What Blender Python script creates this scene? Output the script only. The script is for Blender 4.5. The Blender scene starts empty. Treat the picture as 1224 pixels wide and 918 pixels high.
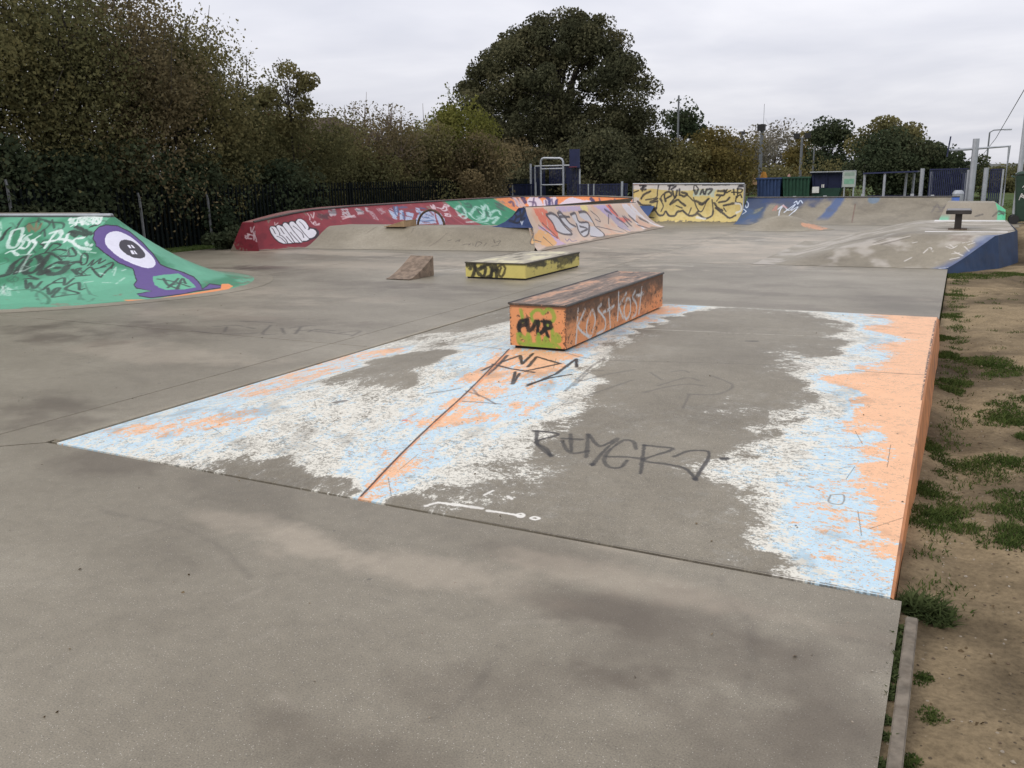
import bpy, bmesh, math, random
import numpy as np
from mathutils import Matrix, Vector
from mathutils.bvhtree import BVHTree

random.seed(7)
RNG = np.random.default_rng(11)
SC = bpy.context.scene
COL = SC.collection

# ------------------------------------------------------------------ camera
FOC, EYE, PW, PH = 1020.0, 1.6, 1224.0, 918.0
ROLL = math.radians(1.2)
_d = (459 - 214.5) * math.cos(ROLL)
PITCH = math.atan(_d / FOC)
def unroll(x, y):
    u, v = x - PW / 2, -(y - PH / 2)
    c, s = math.cos(-ROLL), math.sin(-ROLL)
    return u * c - v * s, u * s + v * c
_u, _v = unroll(1153, 214.5 - math.tan(ROLL) * 541)
YAW = math.atan(_u / math.hypot(FOC, _d))
FW = Vector((-math.sin(YAW) * math.cos(PITCH), math.cos(YAW) * math.cos(PITCH), -math.sin(PITCH)))
RT = Vector((math.cos(YAW), math.sin(YAW), 0))
UP = RT.cross(FW)
R2 = RT * math.cos(ROLL) - UP * math.sin(ROLL)
U2 = RT * math.sin(ROLL) + UP * math.cos(ROLL)
cam = bpy.data.cameras.new('camera')
camo = bpy.data.objects.new('camera', cam)
COL.objects.link(camo)
camo.matrix_world = Matrix(((R2.x, U2.x, -FW.x, 0), (R2.y, U2.y, -FW.y, 0), (R2.z, U2.z, -FW.z, EYE), (0, 0, 0, 1)))
cam.sensor_fit = 'HORIZONTAL'
cam.sensor_width = 36
cam.lens = 36 * FOC / PW
cam.clip_start, cam.clip_end = 0.05, 3000
SC.camera = camo

# ------------------------------------------------------------------ light
SUN_EL, SUN_AZ = math.radians(38), math.radians(215)      # azimuth clockwise from +Y
SC.view_settings.view_transform = 'Standard'
SC.view_settings.look = 'None'
SC.view_settings.exposure = 0.12
SC.view_settings.gamma = 1

def nd(nt, typ, ins=None, **props):
    n = nt.nodes.new(typ)
    for k, v in props.items():
        setattr(n, k, v)
    for k, v in (ins or {}).items():
        s = n.inputs[k]
        if isinstance(v, bpy.types.NodeSocket):
            nt.links.new(v, s)
        else:
            s.default_value = v
    return n
def rgba(c):
    return (c[0], c[1], c[2], 1.0)
def mixc(nt, fac, a, b, mode='MIX'):
    n = nt.nodes.new('ShaderNodeMix'); n.data_type = 'RGBA'; n.blend_type = mode
    for i, v in ((0, fac), (6, a), (7, b)):
        s = n.inputs[i]
        if isinstance(v, bpy.types.NodeSocket): nt.links.new(v, s)
        elif i == 0: s.default_value = v
        else: s.default_value = rgba(v)
    return n.outputs[2]
def mth(nt, op, a, b=0.0, clamp=False):
    n = nt.nodes.new('ShaderNodeMath'); n.operation = op; n.use_clamp = clamp
    for i, v in ((0, a), (1, b)):
        if isinstance(v, bpy.types.NodeSocket): nt.links.new(v, n.inputs[i])
        else: n.inputs[i].default_value = v
    return n.outputs[0]
def ramp(nt, fac, stops):
    n = nt.nodes.new('ShaderNodeValToRGB'); nt.links.new(fac, n.inputs[0])
    el = n.color_ramp.elements
    while len(el) < len(stops): el.new(0.5)
    for e, (p, c) in zip(el, stops):
        e.position = p
        e.color = rgba(c) if not isinstance(c, (int, float)) else (c, c, c, 1)
    return n.outputs[0]
def noise(nt, vec, scale, detail=4, rough=0.55, dist=0.0):
    n = nd(nt, 'ShaderNodeTexNoise', {'Vector': vec, 'Scale': scale, 'Detail': detail, 'Roughness': rough, 'Distortion': dist})
    return n.outputs[0]

w = bpy.data.worlds.new('World'); SC.world = w; w.use_nodes = True
nt = w.node_tree; nt.nodes.clear()
tc = nd(nt, 'ShaderNodeTexCoord')
sky = nd(nt, 'ShaderNodeTexSky', sky_type='NISHITA', sun_disc=False)
sky.sun_elevation = SUN_EL; sky.sun_rotation = SUN_AZ
sky.air_density = 1.0; sky.dust_density = 2.0
sep = nd(nt, 'ShaderNodeSeparateXYZ', {'Vector': tc.outputs['Generated']})
# cloud deck seen in perspective: direction divided by its height
zz = mth(nt, 'MAXIMUM', mth(nt, 'ADD', sep.outputs[2], 0.10), 0.06)
cx = mth(nt, 'DIVIDE', sep.outputs[0], zz); cy = mth(nt, 'DIVIDE', sep.outputs[1], zz)
cv = nd(nt, 'ShaderNodeCombineXYZ', {0: cx, 1: cy, 2: 0.0}).outputs[0]
cn = noise(nt, cv, 0.55, 5, 0.5, 0.4)
cn2 = noise(nt, cv, 1.7, 4, 0.5, 0.2)
cn = mth(nt, 'ADD', mth(nt, 'MULTIPLY', cn, 0.75), mth(nt, 'MULTIPLY', cn2, 0.25))
cloud = ramp(nt, cn, [(0.32, (0.69, 0.705, 0.79)), (0.48, (0.81, 0.815, 0.885)), (0.64, (0.95, 0.945, 0.995))])
# overcast: zenith brighter than the horizon
grad = ramp(nt, sep.outputs[2], [(0.0, 0.82), (0.045, 0.84), (0.17, 1.0), (0.5, 1.10), (1.0, 1.18)])
cloud = mixc(nt, 1.0, cloud, grad, 'MULTIPLY')
bg1 = nd(nt, 'ShaderNodeBackground', {'Color': sky.outputs[0], 'Strength': 0.08})
bg2 = nd(nt, 'ShaderNodeBackground', {'Color': cloud, 'Strength': 1.0})
mx = nd(nt, 'ShaderNodeMixShader', {0: 0.94})
nt.links.new(bg1.outputs[0], mx.inputs[1]); nt.links.new(bg2.outputs[0], mx.inputs[2])
out = nd(nt, 'ShaderNodeOutputWorld'); nt.links.new(mx.outputs[0], out.inputs[0])

sun = bpy.data.lights.new('sun', 'SUN'); sun.energy = 0.9; sun.angle = math.radians(25); sun.color = (1, 0.95, 0.88)
suno = bpy.data.objects.new('sun', sun); COL.objects.link(suno)
sd = Vector((math.sin(SUN_AZ) * math.cos(SUN_EL), math.cos(SUN_AZ) * math.cos(SUN_EL), math.sin(SUN_EL)))
suno.rotation_euler = sd.to_track_quat('Z', 'Y').to_euler()
suno.location = sd * 60

# ------------------------------------------------------------------ builders
def ray(x, y):
    u, v = unroll(x, y)
    return (FW * FOC + RT * u + UP * v).normalized()
def at(x, y, z=0.0):
    D = ray(x, y); t = (z - EYE) / D.z
    return Vector((0, 0, EYE)) + D * t
def on_y(x, y, Y):
    D = ray(x, y); return Vector((0, 0, EYE)) + D * (Y / D.y)
def on_x(x, y, X):
    D = ray(x, y); return Vector((0, 0, EYE)) + D * (X / D.x)
def along(px, dist, py=215):
    D = ray(px, py); h = math.hypot(D.x, D.y)
    return D.x / h * dist, D.y / h * dist

class MB:
    """collects faces; build() links them as one mesh object"""
    def __init__(s): s.v = []; s.f = []; s.uv = []
    def face(s, pts, uvs=None):
        i = len(s.v); s.v += [tuple(p) for p in pts]; s.f.append(tuple(range(i, i + len(pts))))
        s.uv += list(uvs) if uvs else [(0, 0)] * len(pts)
    def hexa(s, p):      # p: 4 bottom ccw, 4 top ccw
        for q in ((3, 2, 1, 0), (4, 5, 6, 7), (0, 1, 5, 4), (1, 2, 6, 5), (2, 3, 7, 6), (3, 0, 4, 7)):
            s.face([p[k] for k in q])
    def box(s, x0, x1, y0, y1, z0, z1):
        s.hexa([(x0, y0, z0), (x1, y0, z0), (x1, y1, z0), (x0, y1, z0), (x0, y0, z1), (x1, y0, z1), (x1, y1, z1), (x0, y1, z1)])
    def tube(s, pts, r, n=8, r2=None, cap=True):
        pts = [Vector(p) for p in pts]; rings = []
        for k, p in enumerate(pts):
            t = (pts[min(k + 1, len(pts) - 1)] - pts[max(k - 1, 0)]).normalized()
            a = t.cross(Vector((0, 0, 1)))
            if a.length < 1e-3: a = Vector((1, 0, 0))
            a.normalize(); b = t.cross(a)
            rr = r if r2 is None else r + (r2 - r) * k / (len(pts) - 1)
            rings.append([p + (a * math.cos(2 * math.pi * j / n) + b * math.sin(2 * math.pi * j / n)) * rr for j in range(n)])
        for A, B in zip(rings, rings[1:]):
            for j in range(n):
                s.face([A[j], A[(j + 1) % n], B[(j + 1) % n], B[j]])
        if cap:
            s.face(rings[0][::-1]); s.face(rings[-1])
    def grid(s, P, uvs=None):
        """P: rows of points, joined into shared-vertex quads; uvs same shape"""
        n, m = len(P), len(P[0]); i0 = len(s.v)
        for r in P: s.v += [tuple(p) for p in r]
        for i in range(n - 1):
            for j in range(m - 1):
                a, b, c, d = (i, j), (i, j + 1), (i + 1, j + 1), (i + 1, j)
                s.f.append(tuple(i0 + p * m + q for p, q in (a, b, c, d)))
                s.uv += [uvs[p][q] if uvs else (0, 0) for p, q in (a, b, c, d)]
    def build(s, name, mat, parent=None, smooth=False, bevel=0):
        me = bpy.data.meshes.new(name)
        me.from_pydata(s.v, [], s.f)
        ul = me.uv_layers.new(name='UVMap')
        ul.data.foreach_set('uv', np.array(s.uv, dtype=np.float32).ravel())
        me.materials.append(mat)
        if bevel:
            bm = bmesh.new(); bm.from_mesh(me)
            bmesh.ops.remove_doubles(bm, verts=bm.verts, dist=1e-5)
            bmesh.ops.bevel(bm, geom=[e for e in bm.edges if len(e.link_faces) == 2 and e.calc_face_angle() > 0.5], offset=bevel, segments=2, affect='EDGES', clamp_overlap=True)
            bm.to_mesh(me); bm.free()
        if smooth:
            me.polygons.foreach_set('use_smooth', [True] * len(me.polygons))
        me.update()
        o = bpy.data.objects.new(name, me); COL.objects.link(o)
        if parent: o.parent = parent
        return o
    def surf(s):
        return Surf(s)

def tag(o, label, cat, group=None, kind=None):
    o['label'] = label; o['category'] = cat
    if group: o['group'] = group
    if kind: o['kind'] = kind
    return o
def struct(o): o['kind'] = 'structure'; return o
def stuff(o): o['kind'] = 'stuff'; return o
def thing(name, label, cat, loc=(0, 0, 0), group=None):
    o = bpy.data.objects.new(name, None); COL.objects.link(o)
    o.empty_display_size = 0.2; o.location = loc
    return tag(o, label, cat, group)
def put(mb, name, mat, parent, **k):
    """child mesh whose builder coordinates are world coordinates"""
    o = mb.build(name, mat, parent, **k)
    o.matrix_parent_inverse = Matrix.Translation(-Vector(parent.location)) if parent.type == 'EMPTY' else Matrix.Identity(4)
    return o

# ------------------------------------------------------------------ painting on surfaces
def fbm(h, w, sx, sy, k=1.3, seed=0):
    """smooth random field, unit deviation; sx, sy feature size in texels"""
    r = np.random.default_rng(seed)
    f = np.fft.rfft2(r.standard_normal((h, w)).astype(np.float32))
    fy = np.fft.fftfreq(h)[:, None] * sy; fx = np.fft.rfftfreq(w)[None, :] * sx
    f *= 1.0 / (1.0 + (fx * fx + fy * fy) * 8) ** k
    a = np.fft.irfft2(f, s=(h, w)); a -= a.mean()
    return (a / a.std()).astype(np.float32)
def sst(a, lo, hi):
    t = np.clip((a - lo) / (hi - lo), 0, 1); return t * t * (3 - 2 * t)

class Surf:
    def __init__(s, mb):
        s.tri = []; uo = 0; polys = []
        for f in mb.f:
            uv = mb.uv[uo:uo + len(f)]; uo += len(f)
            for k in range(1, len(f) - 1):
                s.tri.append(([Vector(mb.v[f[q]]) for q in (0, k, k + 1)], [uv[q] for q in (0, k, k + 1)]))
                polys.append((f[0], f[k], f[k + 1]))
        s.bvh = BVHTree.FromPolygons([Vector(v) for v in mb.v], polys)
    def uv(s, x, y):
        o = Vector((0, 0, EYE)); D = ray(x, y)
        p, n, i, d = s.bvh.ray_cast(o, D)
        if p is None: return None
        (a, b, c), (ua, ub, uc) = s.tri[i]
        v0, v1, v2 = b - a, c - a, p - a
        d00, d01, d11, d20, d21 = v0.dot(v0), v0.dot(v1), v1.dot(v1), v2.dot(v0), v2.dot(v1)
        den = d00 * d11 - d01 * d01
        if abs(den) < 1e-14: return None
        vv = (d11 * d20 - d01 * d21) / den; ww = (d00 * d21 - d01 * d20) / den; uu = 1 - vv - ww
        return ua[0] * uu + ub[0] * vv + uc[0] * ww, ua[1] * uu + ub[1] * vv + uc[1] * ww, d

class Canvas:
    """paint layer on a surface whose UVs are metres; lu x lv metres, ppm texels a metre"""
    def __init__(s, surf, lu, lv, ppm, seed=1):
        s.sf = surf; s.ppm = ppm; s.w = int(lu * ppm); s.h = int(lv * ppm); s.lu, s.lv = s.w / ppm, s.h / ppm
        s.rgb = np.zeros((s.h, s.w, 3), np.float32); s.a = np.zeros((s.h, s.w), np.float32)
        s.n1 = fbm(s.h, s.w, 14, 14, 1.0, seed); s.n2 = fbm(s.h, s.w, 4, 4, 0.8, seed + 1)
    def over(s, cov, col, sl=(slice(None), slice(None))):
        col = np.array(col, np.float32) / 255.0
        a0 = s.a[sl]; an = cov + a0 * (1 - cov)
        k = np.where(an > 1e-5, cov / np.maximum(an, 1e-5), 0)[..., None]
        s.rgb[sl] = s.rgb[sl] * (1 - k) + col * k
        s.a[sl] = an
    def pts(s, P, Z, step=4.0, close=False):
        ox, oy, sc = Z; Q = [(ox + x / sc, oy + y / sc) for x, y in P]
        if close: Q = Q + [Q[0]]
        outp = []; D = []
        for (x0, y0), (x1, y1) in zip(Q, Q[1:]):
            n = max(1, int(math.hypot(x1 - x0, y1 - y0) / step))
            for k in range(n):
                r = s.sf.uv(x0 + (x1 - x0) * k / n, y0 + (y1 - y0) * k / n)
                if r: outp.append((r[0] * s.ppm, r[1] * s.ppm)); D.append(r[2])
        r = s.sf.uv(*Q[-1])
        if r: outp.append((r[0] * s.ppm, r[1] * s.ppm)); D.append(r[2])
        return outp, (sum(D) / len(D) if D else 1)
    def stroke(s, P, Z, r, col, a=1.0, soft=0.35, wear=0.0, smooth=True):
        """P zoom coordinates, r radius in photo pixels"""
        if smooth and len(P) > 2: P = catmull(P)
        q, d = s.pts(P, Z)
        if len(q) < 2: return
        R = max(r * d / FOC * s.ppm, 0.7); q = np.array(q)
        m = R * 2.4 + 2
        x0, y0 = np.floor(q.min(0) - m).astype(int); x1, y1 = np.ceil(q.max(0) + m).astype(int)
        x0, y0, x1, y1 = max(x0, 0), max(y0, 0), min(x1, s.w), min(y1, s.h)
        if x1 <= x0 or y1 <= y0: return
        dist = np.full((y1 - y0, x1 - x0), 1e9, np.float32)
        for A, B in zip(q, q[1:]):
            if np.hypot(*(B - A)) > 0.35 * s.lu * s.ppm: continue
            ax0, ay0 = np.floor(np.minimum(A, B) - m).astype(int); ax1, ay1 = np.ceil(np.maximum(A, B) + m).astype(int)
            ax0, ay0, ax1, ay1 = max(ax0, x0), max(ay0, y0), min(ax1, x1), min(ay1, y1)
            if ax1 <= ax0 or ay1 <= ay0: continue
            X = np.arange(ax0, ax1)[None, :] + 0.5; Y = np.arange(ay0, ay1)[:, None] + 0.5
            ab = B - A; L = max(ab @ ab, 1e-9)
            t = np.clip(((X - A[0]) * ab[0] + (Y - A[1]) * ab[1]) / L, 0, 1)
            dd = np.hypot(X - A[0] - t * ab[0], Y - A[1] - t * ab[1])
            sub = dist[ay0 - y0:ay1 - y0, ax0 - x0:ax1 - x0]; np.minimum(sub, dd, out=sub)
        sl = (slice(y0, y1), slice(x0, x1))
        dist = dist + s.n2[sl] * R * 0.12 + s.n1[sl] * R * 0.16
        cov = 1 - sst(dist, R * (1 - soft), R * (1 + soft) + 0.6)
        cov = cov * (0.9 + 0.1 * np.clip(s.n1[sl], -1, 1))
        if wear: cov = cov * sst(s.n1[sl] * 0.5 + s.n2[sl] * 0.6, -1.6 + wear * 1.5, -0.8 + wear * 1.5)
        cov = np.maximum(cov, 0.16 * (1 - sst(dist, R * .8, R * 2.4)) * sst(s.n2[sl], -.9, .9))
        s.over(cov * a, col, sl)
    def poly(s, P, Z, col, a=1.0, rough=0.6, wear=0.0, smooth=False):
        if smooth: P = catmull(P + [P[0]])[:-1]
        q, d = s.pts(P, Z, 3.0, True)
        if len(q) < 3: return
        s.poly_t(np.array(q), col, a, rough, wear)
    def poly_t(s, q, col, a=1.0, rough=0.6, wear=0.0):
        x0, y0 = np.maximum(np.floor(q.min(0) - 3).astype(int), 0); x1, y1 = np.minimum(np.ceil(q.max(0) + 3).astype(int), (s.w, s.h))
        if x1 <= x0 or y1 <= y0: return
        sl = (slice(y0, y1), slice(x0, x1))
        X = np.arange(x0, x1)[None, :] + 0.5 + s.n1[sl] * rough; Y = np.arange(y0, y1)[:, None] + 0.5 + s.n2[sl] * rough
        ins = np.zeros(X.shape, bool)
        for (ax, ay), (bx, by) in zip(q, np.roll(q, -1, 0)):
            if ay == by: continue
            c = ((ay > Y) != (by > Y)) & (X < (bx - ax) * (Y - ay) / (by - ay) + ax); ins ^= c
        cov = ins.astype(np.float32)
        if wear: cov = cov * sst(s.n1[sl] * 0.6 + s.n2[sl] * 0.6, -1.6 + wear * 1.5, -1.1 + wear * 1.5)
        s.over(cov * a, col, sl)
    def fill(s, col, a=1.0): s.over(np.full((s.h, s.w), a, np.float32), col)
    def image(s, name):
        im = bpy.data.images.new(name, s.w, s.h, alpha=True)
        im.alpha_mode = 'CHANNEL_PACKED'
        im.pixels.foreach_set(np.concatenate([np.clip(s.rgb, 0, 1), np.clip(s.a, 0, 1)[..., None]], 2).astype(np.float32).ravel())
        im.update(); im.pack()
        return im
def catmull(P, n=5):
    P = [np.array(p, float) for p in P]; Q = [2 * P[0] - P[1]] + P + [2 * P[-1] - P[-2]]; o = []
    for i in range(1, len(Q) - 2):
        a, b, c, d = Q[i - 1:i + 3]
        for k in range(n):
            t = k / n
            o.append(tuple(0.5 * (2 * b + (c - a) * t + (2 * a - 5 * b + 4 * c - d) * t * t + (3 * b - a - 3 * c + d) * t ** 3)))
    o.append(tuple(P[-1])); return o

# ------------------------------------------------------------------ materials
def concrete_colour(nt, tone=1.0, specks=True, warm=0.0):
    tone *= 1.0
    g = nd(nt, 'ShaderNodeNewGeometry').outputs['Position']
    mp = nd(nt, 'ShaderNodeMapping', {'Vector': g, 'Scale': (0.8, 1.15, 1.0)}).outputs[0]
    a = noise(nt, mp, 0.42, 4, 0.5, 0.5); b = noise(nt, mp, 1.5, 5, 0.55, 0.4); c = noise(nt, g, 13, 6, 0.65); d = noise(nt, g, 170, 3, 0.7)
    st = mth(nt, 'ADD', mth(nt, 'MULTIPLY', a, 0.6), mth(nt, 'MULTIPLY', b, 0.4))
    k = tone
    base = ramp(nt, st, [(0.30, (0.130 * k, 0.110 * k, 0.078 * k)), (0.44, (0.204 * k, 0.1775 * k, 0.130 * k)), (0.55, (0.242 * k, 0.2125 * k, 0.158 * k)), (0.70, (0.305 * k, 0.270 * k, 0.207 * k))])
    base = mixc(nt, 0.75, base, ramp(nt, c, [(0.3, 0.84), (0.5, 1.0), (0.72, 1.12)]), 'MULTIPLY')
    base = mixc(nt, 0.75, base, ramp(nt, d, [(0.3, 0.55), (0.5, 1.0), (0.7, 1.42)]), 'MULTIPLY')
    if specks:
        v = nd(nt, 'ShaderNodeTexVoronoi', {'Vector': g, 'Scale': 135.0, 'Randomness': 1.0})
        cs = nd(nt, 'ShaderNodeSeparateColor', {0: v.outputs['Color']})
        m = mth(nt, 'MULTIPLY', mth(nt, 'LESS_THAN', v.outputs['Distance'], 0.20), mth(nt, 'GREATER_THAN', mth(nt, 'ADD', cs.outputs[0], mth(nt, 'MULTIPLY', b, 0.6)), 1.06))
        base = mixc(nt, mth(nt, 'MULTIPLY', m, 0.9), base, (0.62, 0.58, 0.50))
        m2 = mth(nt, 'MULTIPLY', mth(nt, 'LESS_THAN', v.outputs['Distance'], 0.25), mth(nt, 'GREATER_THAN', cs.outputs[1], 0.9))
        base = mixc(nt, mth(nt, 'MULTIPLY', m2, 0.7), base, (0.06, 0.052, 0.045))
        v2 = nd(nt, 'ShaderNodeTexVoronoi', {'Vector': g, 'Scale': 6.0, 'Randomness': 1.0})
        cs2 = nd(nt, 'ShaderNodeSeparateColor', {0: v2.outputs['Color']})
        m3 = mth(nt, 'MULTIPLY', mth(nt, 'LESS_THAN', v2.outputs['Distance'], mth(nt, 'MULTIPLY', cs2.outputs[1], 0.10)), mth(nt, 'GREATER_THAN', cs2.outputs[0], 0.72))
        base = mixc(nt, mth(nt, 'MULTIPLY', m3, 0.5), base, (0.08, 0.07, 0.06))
    return base, c, d
def principled(nt, col, rough=0.7, bump=None, spec=0.4, bstr=0.2, bdist=0.01):
    b = nd(nt, 'ShaderNodeBsdfPrincipled')
    for k, v in (('Base Color', col), ('Roughness', rough)):
        if isinstance(v, bpy.types.NodeSocket): nt.links.new(v, b.inputs[k])
        else: b.inputs[k].default_value = rgba(v) if k == 'Base Color' else v
    b.inputs['Specular IOR Level'].default_value = spec
    if bump is not None:
        bn = nd(nt, 'ShaderNodeBump', {'Height': bump, 'Strength': bstr, 'Distance': bdist})
        nt.links.new(bn.outputs[0], b.inputs['Normal'])
    o = nd(nt, 'ShaderNodeOutputMaterial'); nt.links.new(b.outputs[0], o.inputs[0])
    return b
def newmat(name):
    m = bpy.data.materials.new(name); m.use_nodes = True; m.node_tree.nodes.clear(); return m, m.node_tree
def concrete(name, tone=1.0, specks=True):
    m, nt = newmat(name); c, h, d = concrete_colour(nt, tone, specks)
    hh = mth(nt, 'ADD', mth(nt, 'MULTIPLY', h, 0.5), mth(nt, 'MULTIPLY', d, 0.5))
    principled(nt, c, 0.58, hh, 0.45, 0.35, 0.006); return m
def painted(name, canvas, tone=1.0, rough=0.55):
    m, nt = newmat(name); c, h, d = concrete_colour(nt, tone, True)
    uv = nd(nt, 'ShaderNodeUVMap', uv_map='UVMap').outputs[0]
    mp = nd(nt, 'ShaderNodeMapping', {'Vector': uv, 'Scale': (1 / canvas.lu, 1 / canvas.lv, 1)}).outputs[0]
    t = nd(nt, 'ShaderNodeTexImage', {'Vector': mp}); t.image = canvas.image(name + '_paint'); t.extension = 'EXTEND'
    pc = mixc(nt, 0.35, t.outputs[0], ramp(nt, h, [(0.3, 0.82), (0.5, 1.0), (0.72, 1.08)]), 'MULTIPLY')
    pc = mixc(nt, 0.3, pc, ramp(nt, d, [(0.3, 0.8), (0.5, 1.0), (0.7, 1.1)]), 'MULTIPLY')
    col = mixc(nt, t.outputs[1], c, pc)
    hh = mth(nt, 'ADD', mth(nt, 'ADD', mth(nt, 'MULTIPLY', h, 0.4), mth(nt, 'MULTIPLY', d, 0.3)), mth(nt, 'MULTIPLY', t.outputs[1], 0.35))
    principled(nt, col, rough, hh, 0.4, 0.3, 0.005); return m
def plain(name, col, rough=0.55, var=0.25, scale=9.0, metal=0.0, dirt=None):
    m, nt = newmat(name)
    g = nd(nt, 'ShaderNodeNewGeometry').outputs['Position']
    a = noise(nt, g, scale, 5, 0.6); b = noise(nt, g, scale * 9, 3, 0.6)
    c = mixc(nt, 1.0, col, ramp(nt, a, [(0.3, 1 - var), (0.55, 1.0), (0.75, 1 + var * 0.5)]), 'MULTIPLY')
    if dirt: c = mixc(nt, mth(nt, 'MULTIPLY', ramp(nt, noise(nt, g, scale * 0.6, 6, 0.7), [(0.5, 0.0), (0.68, 1.0)]), 0.8), c, dirt)
    p = principled(nt, c, rough, b, 0.4, 0.15, 0.004); p.inputs['Metallic'].default_value = metal
    return m
def leaf_mat(name, cols, trans=0.34, scale=0.9):
    m, nt = newmat(name)
    at_ = nd(nt, 'ShaderNodeAttribute', attribute_name='shade')
    g = nd(nt, 'ShaderNodeNewGeometry').outputs['Position']
    a = noise(nt, g, scale, 4, 0.6)
    f = mth(nt, 'ADD', mth(nt, 'MULTIPLY', at_.outputs['Fac'], 0.55), mth(nt, 'MULTIPLY', mth(nt, 'SUBTRACT', a, 0.25), 0.9), True)
    n = len(cols)
    c = ramp(nt, f, [(0.1 + 0.8 * i / (n - 1), cols[i]) for i in range(n)])
    d = nd(nt, 'ShaderNodeBsdfDiffuse', {'Color': c}); t = nd(nt, 'ShaderNodeBsdfTranslucent', {'Color': c})
    mx = nd(nt, 'ShaderNodeMixShader', {0: trans}); nt.links.new(d.outputs[0], mx.inputs[1]); nt.links.new(t.outputs[0], mx.inputs[2])
    o = nd(nt, 'ShaderNodeOutputMaterial'); nt.links.new(mx.outputs[0], o.inputs[0]); return m

M_CONC = concrete('concrete')
M_CONC_L = concrete('pale_concrete', 1.18)
M_CONC_D = concrete('grey_concrete', 0.8)
M_DARK = plain('joint_filler', (0.03, 0.027, 0.024), 0.9)
M_KERB = plain('dirty_kerb', (0.20, 0.168, 0.128), .85, .45, 16, 0, (0.11, 0.085, 0.058))
M_STEEL = plain('worn_steel', (0.10, 0.092, 0.085), 0.5, 0.4, 14, 0.6)
M_GALV = plain('galvanised_steel', (0.42, 0.44, 0.47), 0.45, 0.15, 5, 0.3)
M_NAVY = plain('navy_paint', (0.018, 0.024, 0.075), 0.5, 0.25, 3)
M_BARK = plain('bark', (0.06, 0.05, 0.04), 0.9, 0.5, 6)
M_TWIG = plain('pale_twig', (0.21, 0.165, 0.14), 0.9, 0.4, 6)
M_BLACK = plain('black_plastic', (0.02, 0.02, 0.02), 0.5)

# ================================================================== SETTING: ground and floor
def dirt_material():
    m, nt = newmat('bare_earth')
    g = nd(nt, 'ShaderNodeNewGeometry').outputs['Position']
    a = noise(nt, g, 0.7, 6, 0.6, 0.4); b = noise(nt, g, 5, 6, 0.65); c = noise(nt, g, 45, 5, 0.7)
    col = ramp(nt, a, [(0.34, (0.074, 0.055, 0.033)), (0.46, (0.146, 0.110, 0.066)), (0.58, (0.272, 0.206, 0.122))])
    col = mixc(nt, 0.8, col, ramp(nt, b, [(0.3, 0.72), (0.5, 1.0), (0.7, 1.2)]), 'MULTIPLY')
    col = mixc(nt, 0.8, col, ramp(nt, c, [(0.3, 0.6), (0.5, 1.0), (0.7, 1.3)]), 'MULTIPLY')
    v = nd(nt, 'ShaderNodeTexVoronoi', {'Vector': g, 'Scale': 42.0})
    cs = nd(nt, 'ShaderNodeSeparateColor', {0: v.outputs['Color']})
    mk = mth(nt, 'MULTIPLY', mth(nt, 'LESS_THAN', v.outputs['Distance'], 0.22), mth(nt, 'GREATER_THAN', cs.outputs[0], 0.9))
    col = mixc(nt, mth(nt, 'MULTIPLY', mk, 0.7), col, (0.34, 0.29, 0.23))
    mk = mth(nt, 'MULTIPLY', mth(nt, 'LESS_THAN', v.outputs['Distance'], 0.25), mth(nt, 'GREATER_THAN', cs.outputs[1], 0.9))
    col = mixc(nt, mth(nt, 'MULTIPLY', mk, 0.7), col, (0.045, 0.035, 0.026))
    h = mth(nt, 'ADD', mth(nt, 'MULTIPLY', b, 0.6), mth(nt, 'MULTIPLY', c, 0.4))
    principled(nt, col, 0.95, h, 0.1, 0.7, 0.02); return m
def turf_material():
    m, nt = newmat('short_turf')
    g = nd(nt, 'ShaderNodeNewGeometry').outputs['Position']
    a = noise(nt, g, 0.25, 6, 0.6); b = noise(nt, g, 14, 5, 0.7)
    col = ramp(nt, a, [(0.35, (0.045, 0.07, 0.018)), (0.55, (0.07, 0.10, 0.028)), (0.7, (0.10, 0.10, 0.04))])
    col = mixc(nt, 0.9, col, ramp(nt, b, [(0.3, 0.55), (0.5, 1.0), (0.7, 1.35)]), 'MULTIPLY')
    principled(nt, col, 0.95, b, 0.1, 0.6, 0.03); return m
M_DIRT = dirt_material(); M_TURF = turf_material()

def smooth01(t):
    t = min(max(t, 0), 1); return t * t * (3 - 2 * t)
HN = fbm(256, 256, 26, 26, 1.3, 77); HN2 = fbm(256, 256, 7, 7, 1.2, 78)
def dirt_z(x, y):
    """height of the bare ground beside the park"""
    i, j = int((x + 3) * 20) % 256, int((y + 5) * 20) % 256
    z = -0.045 + 0.017 * HN[j, i] + 0.010 * HN2[j, i]
    z += 0.44 * smooth01((y - 17.0) / 3.2) * smooth01((x - 0.3) / 0.9)
    z -= 0.03 * math.exp(-((x - 0.12) / 0.12) ** 2) * smooth01((y - 3.3) / 0.4) * (1 - smooth01((y - 9) / 5))
    z += 0.02 * smooth01((x - 0.5) / 1.2)
    return z
m = MB(); m.face([(-400, -60, -0.13), (500, -60, -0.13), (500, 900, -0.13), (-400, 900, -0.13)])
struct(m.build('ground', M_TURF))
xs = [-0.09 + 0.05 * i for i in range(28)] + [1.4 + 0.25 * i for i in range(1, 27)]
ys = [-2 + 0.06 * i for i in range(160)] + [7.6 + 0.18 * i for i in range(90)]
m = MB(); m.grid([[(x, y, dirt_z(x, y)) for x in xs] for y in ys][::1])
m.f = [f[::-1] for f in m.f]
o = struct(m.build('dirt_path', M_DIRT, smooth=True))
o.data.flip_normals()
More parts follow.
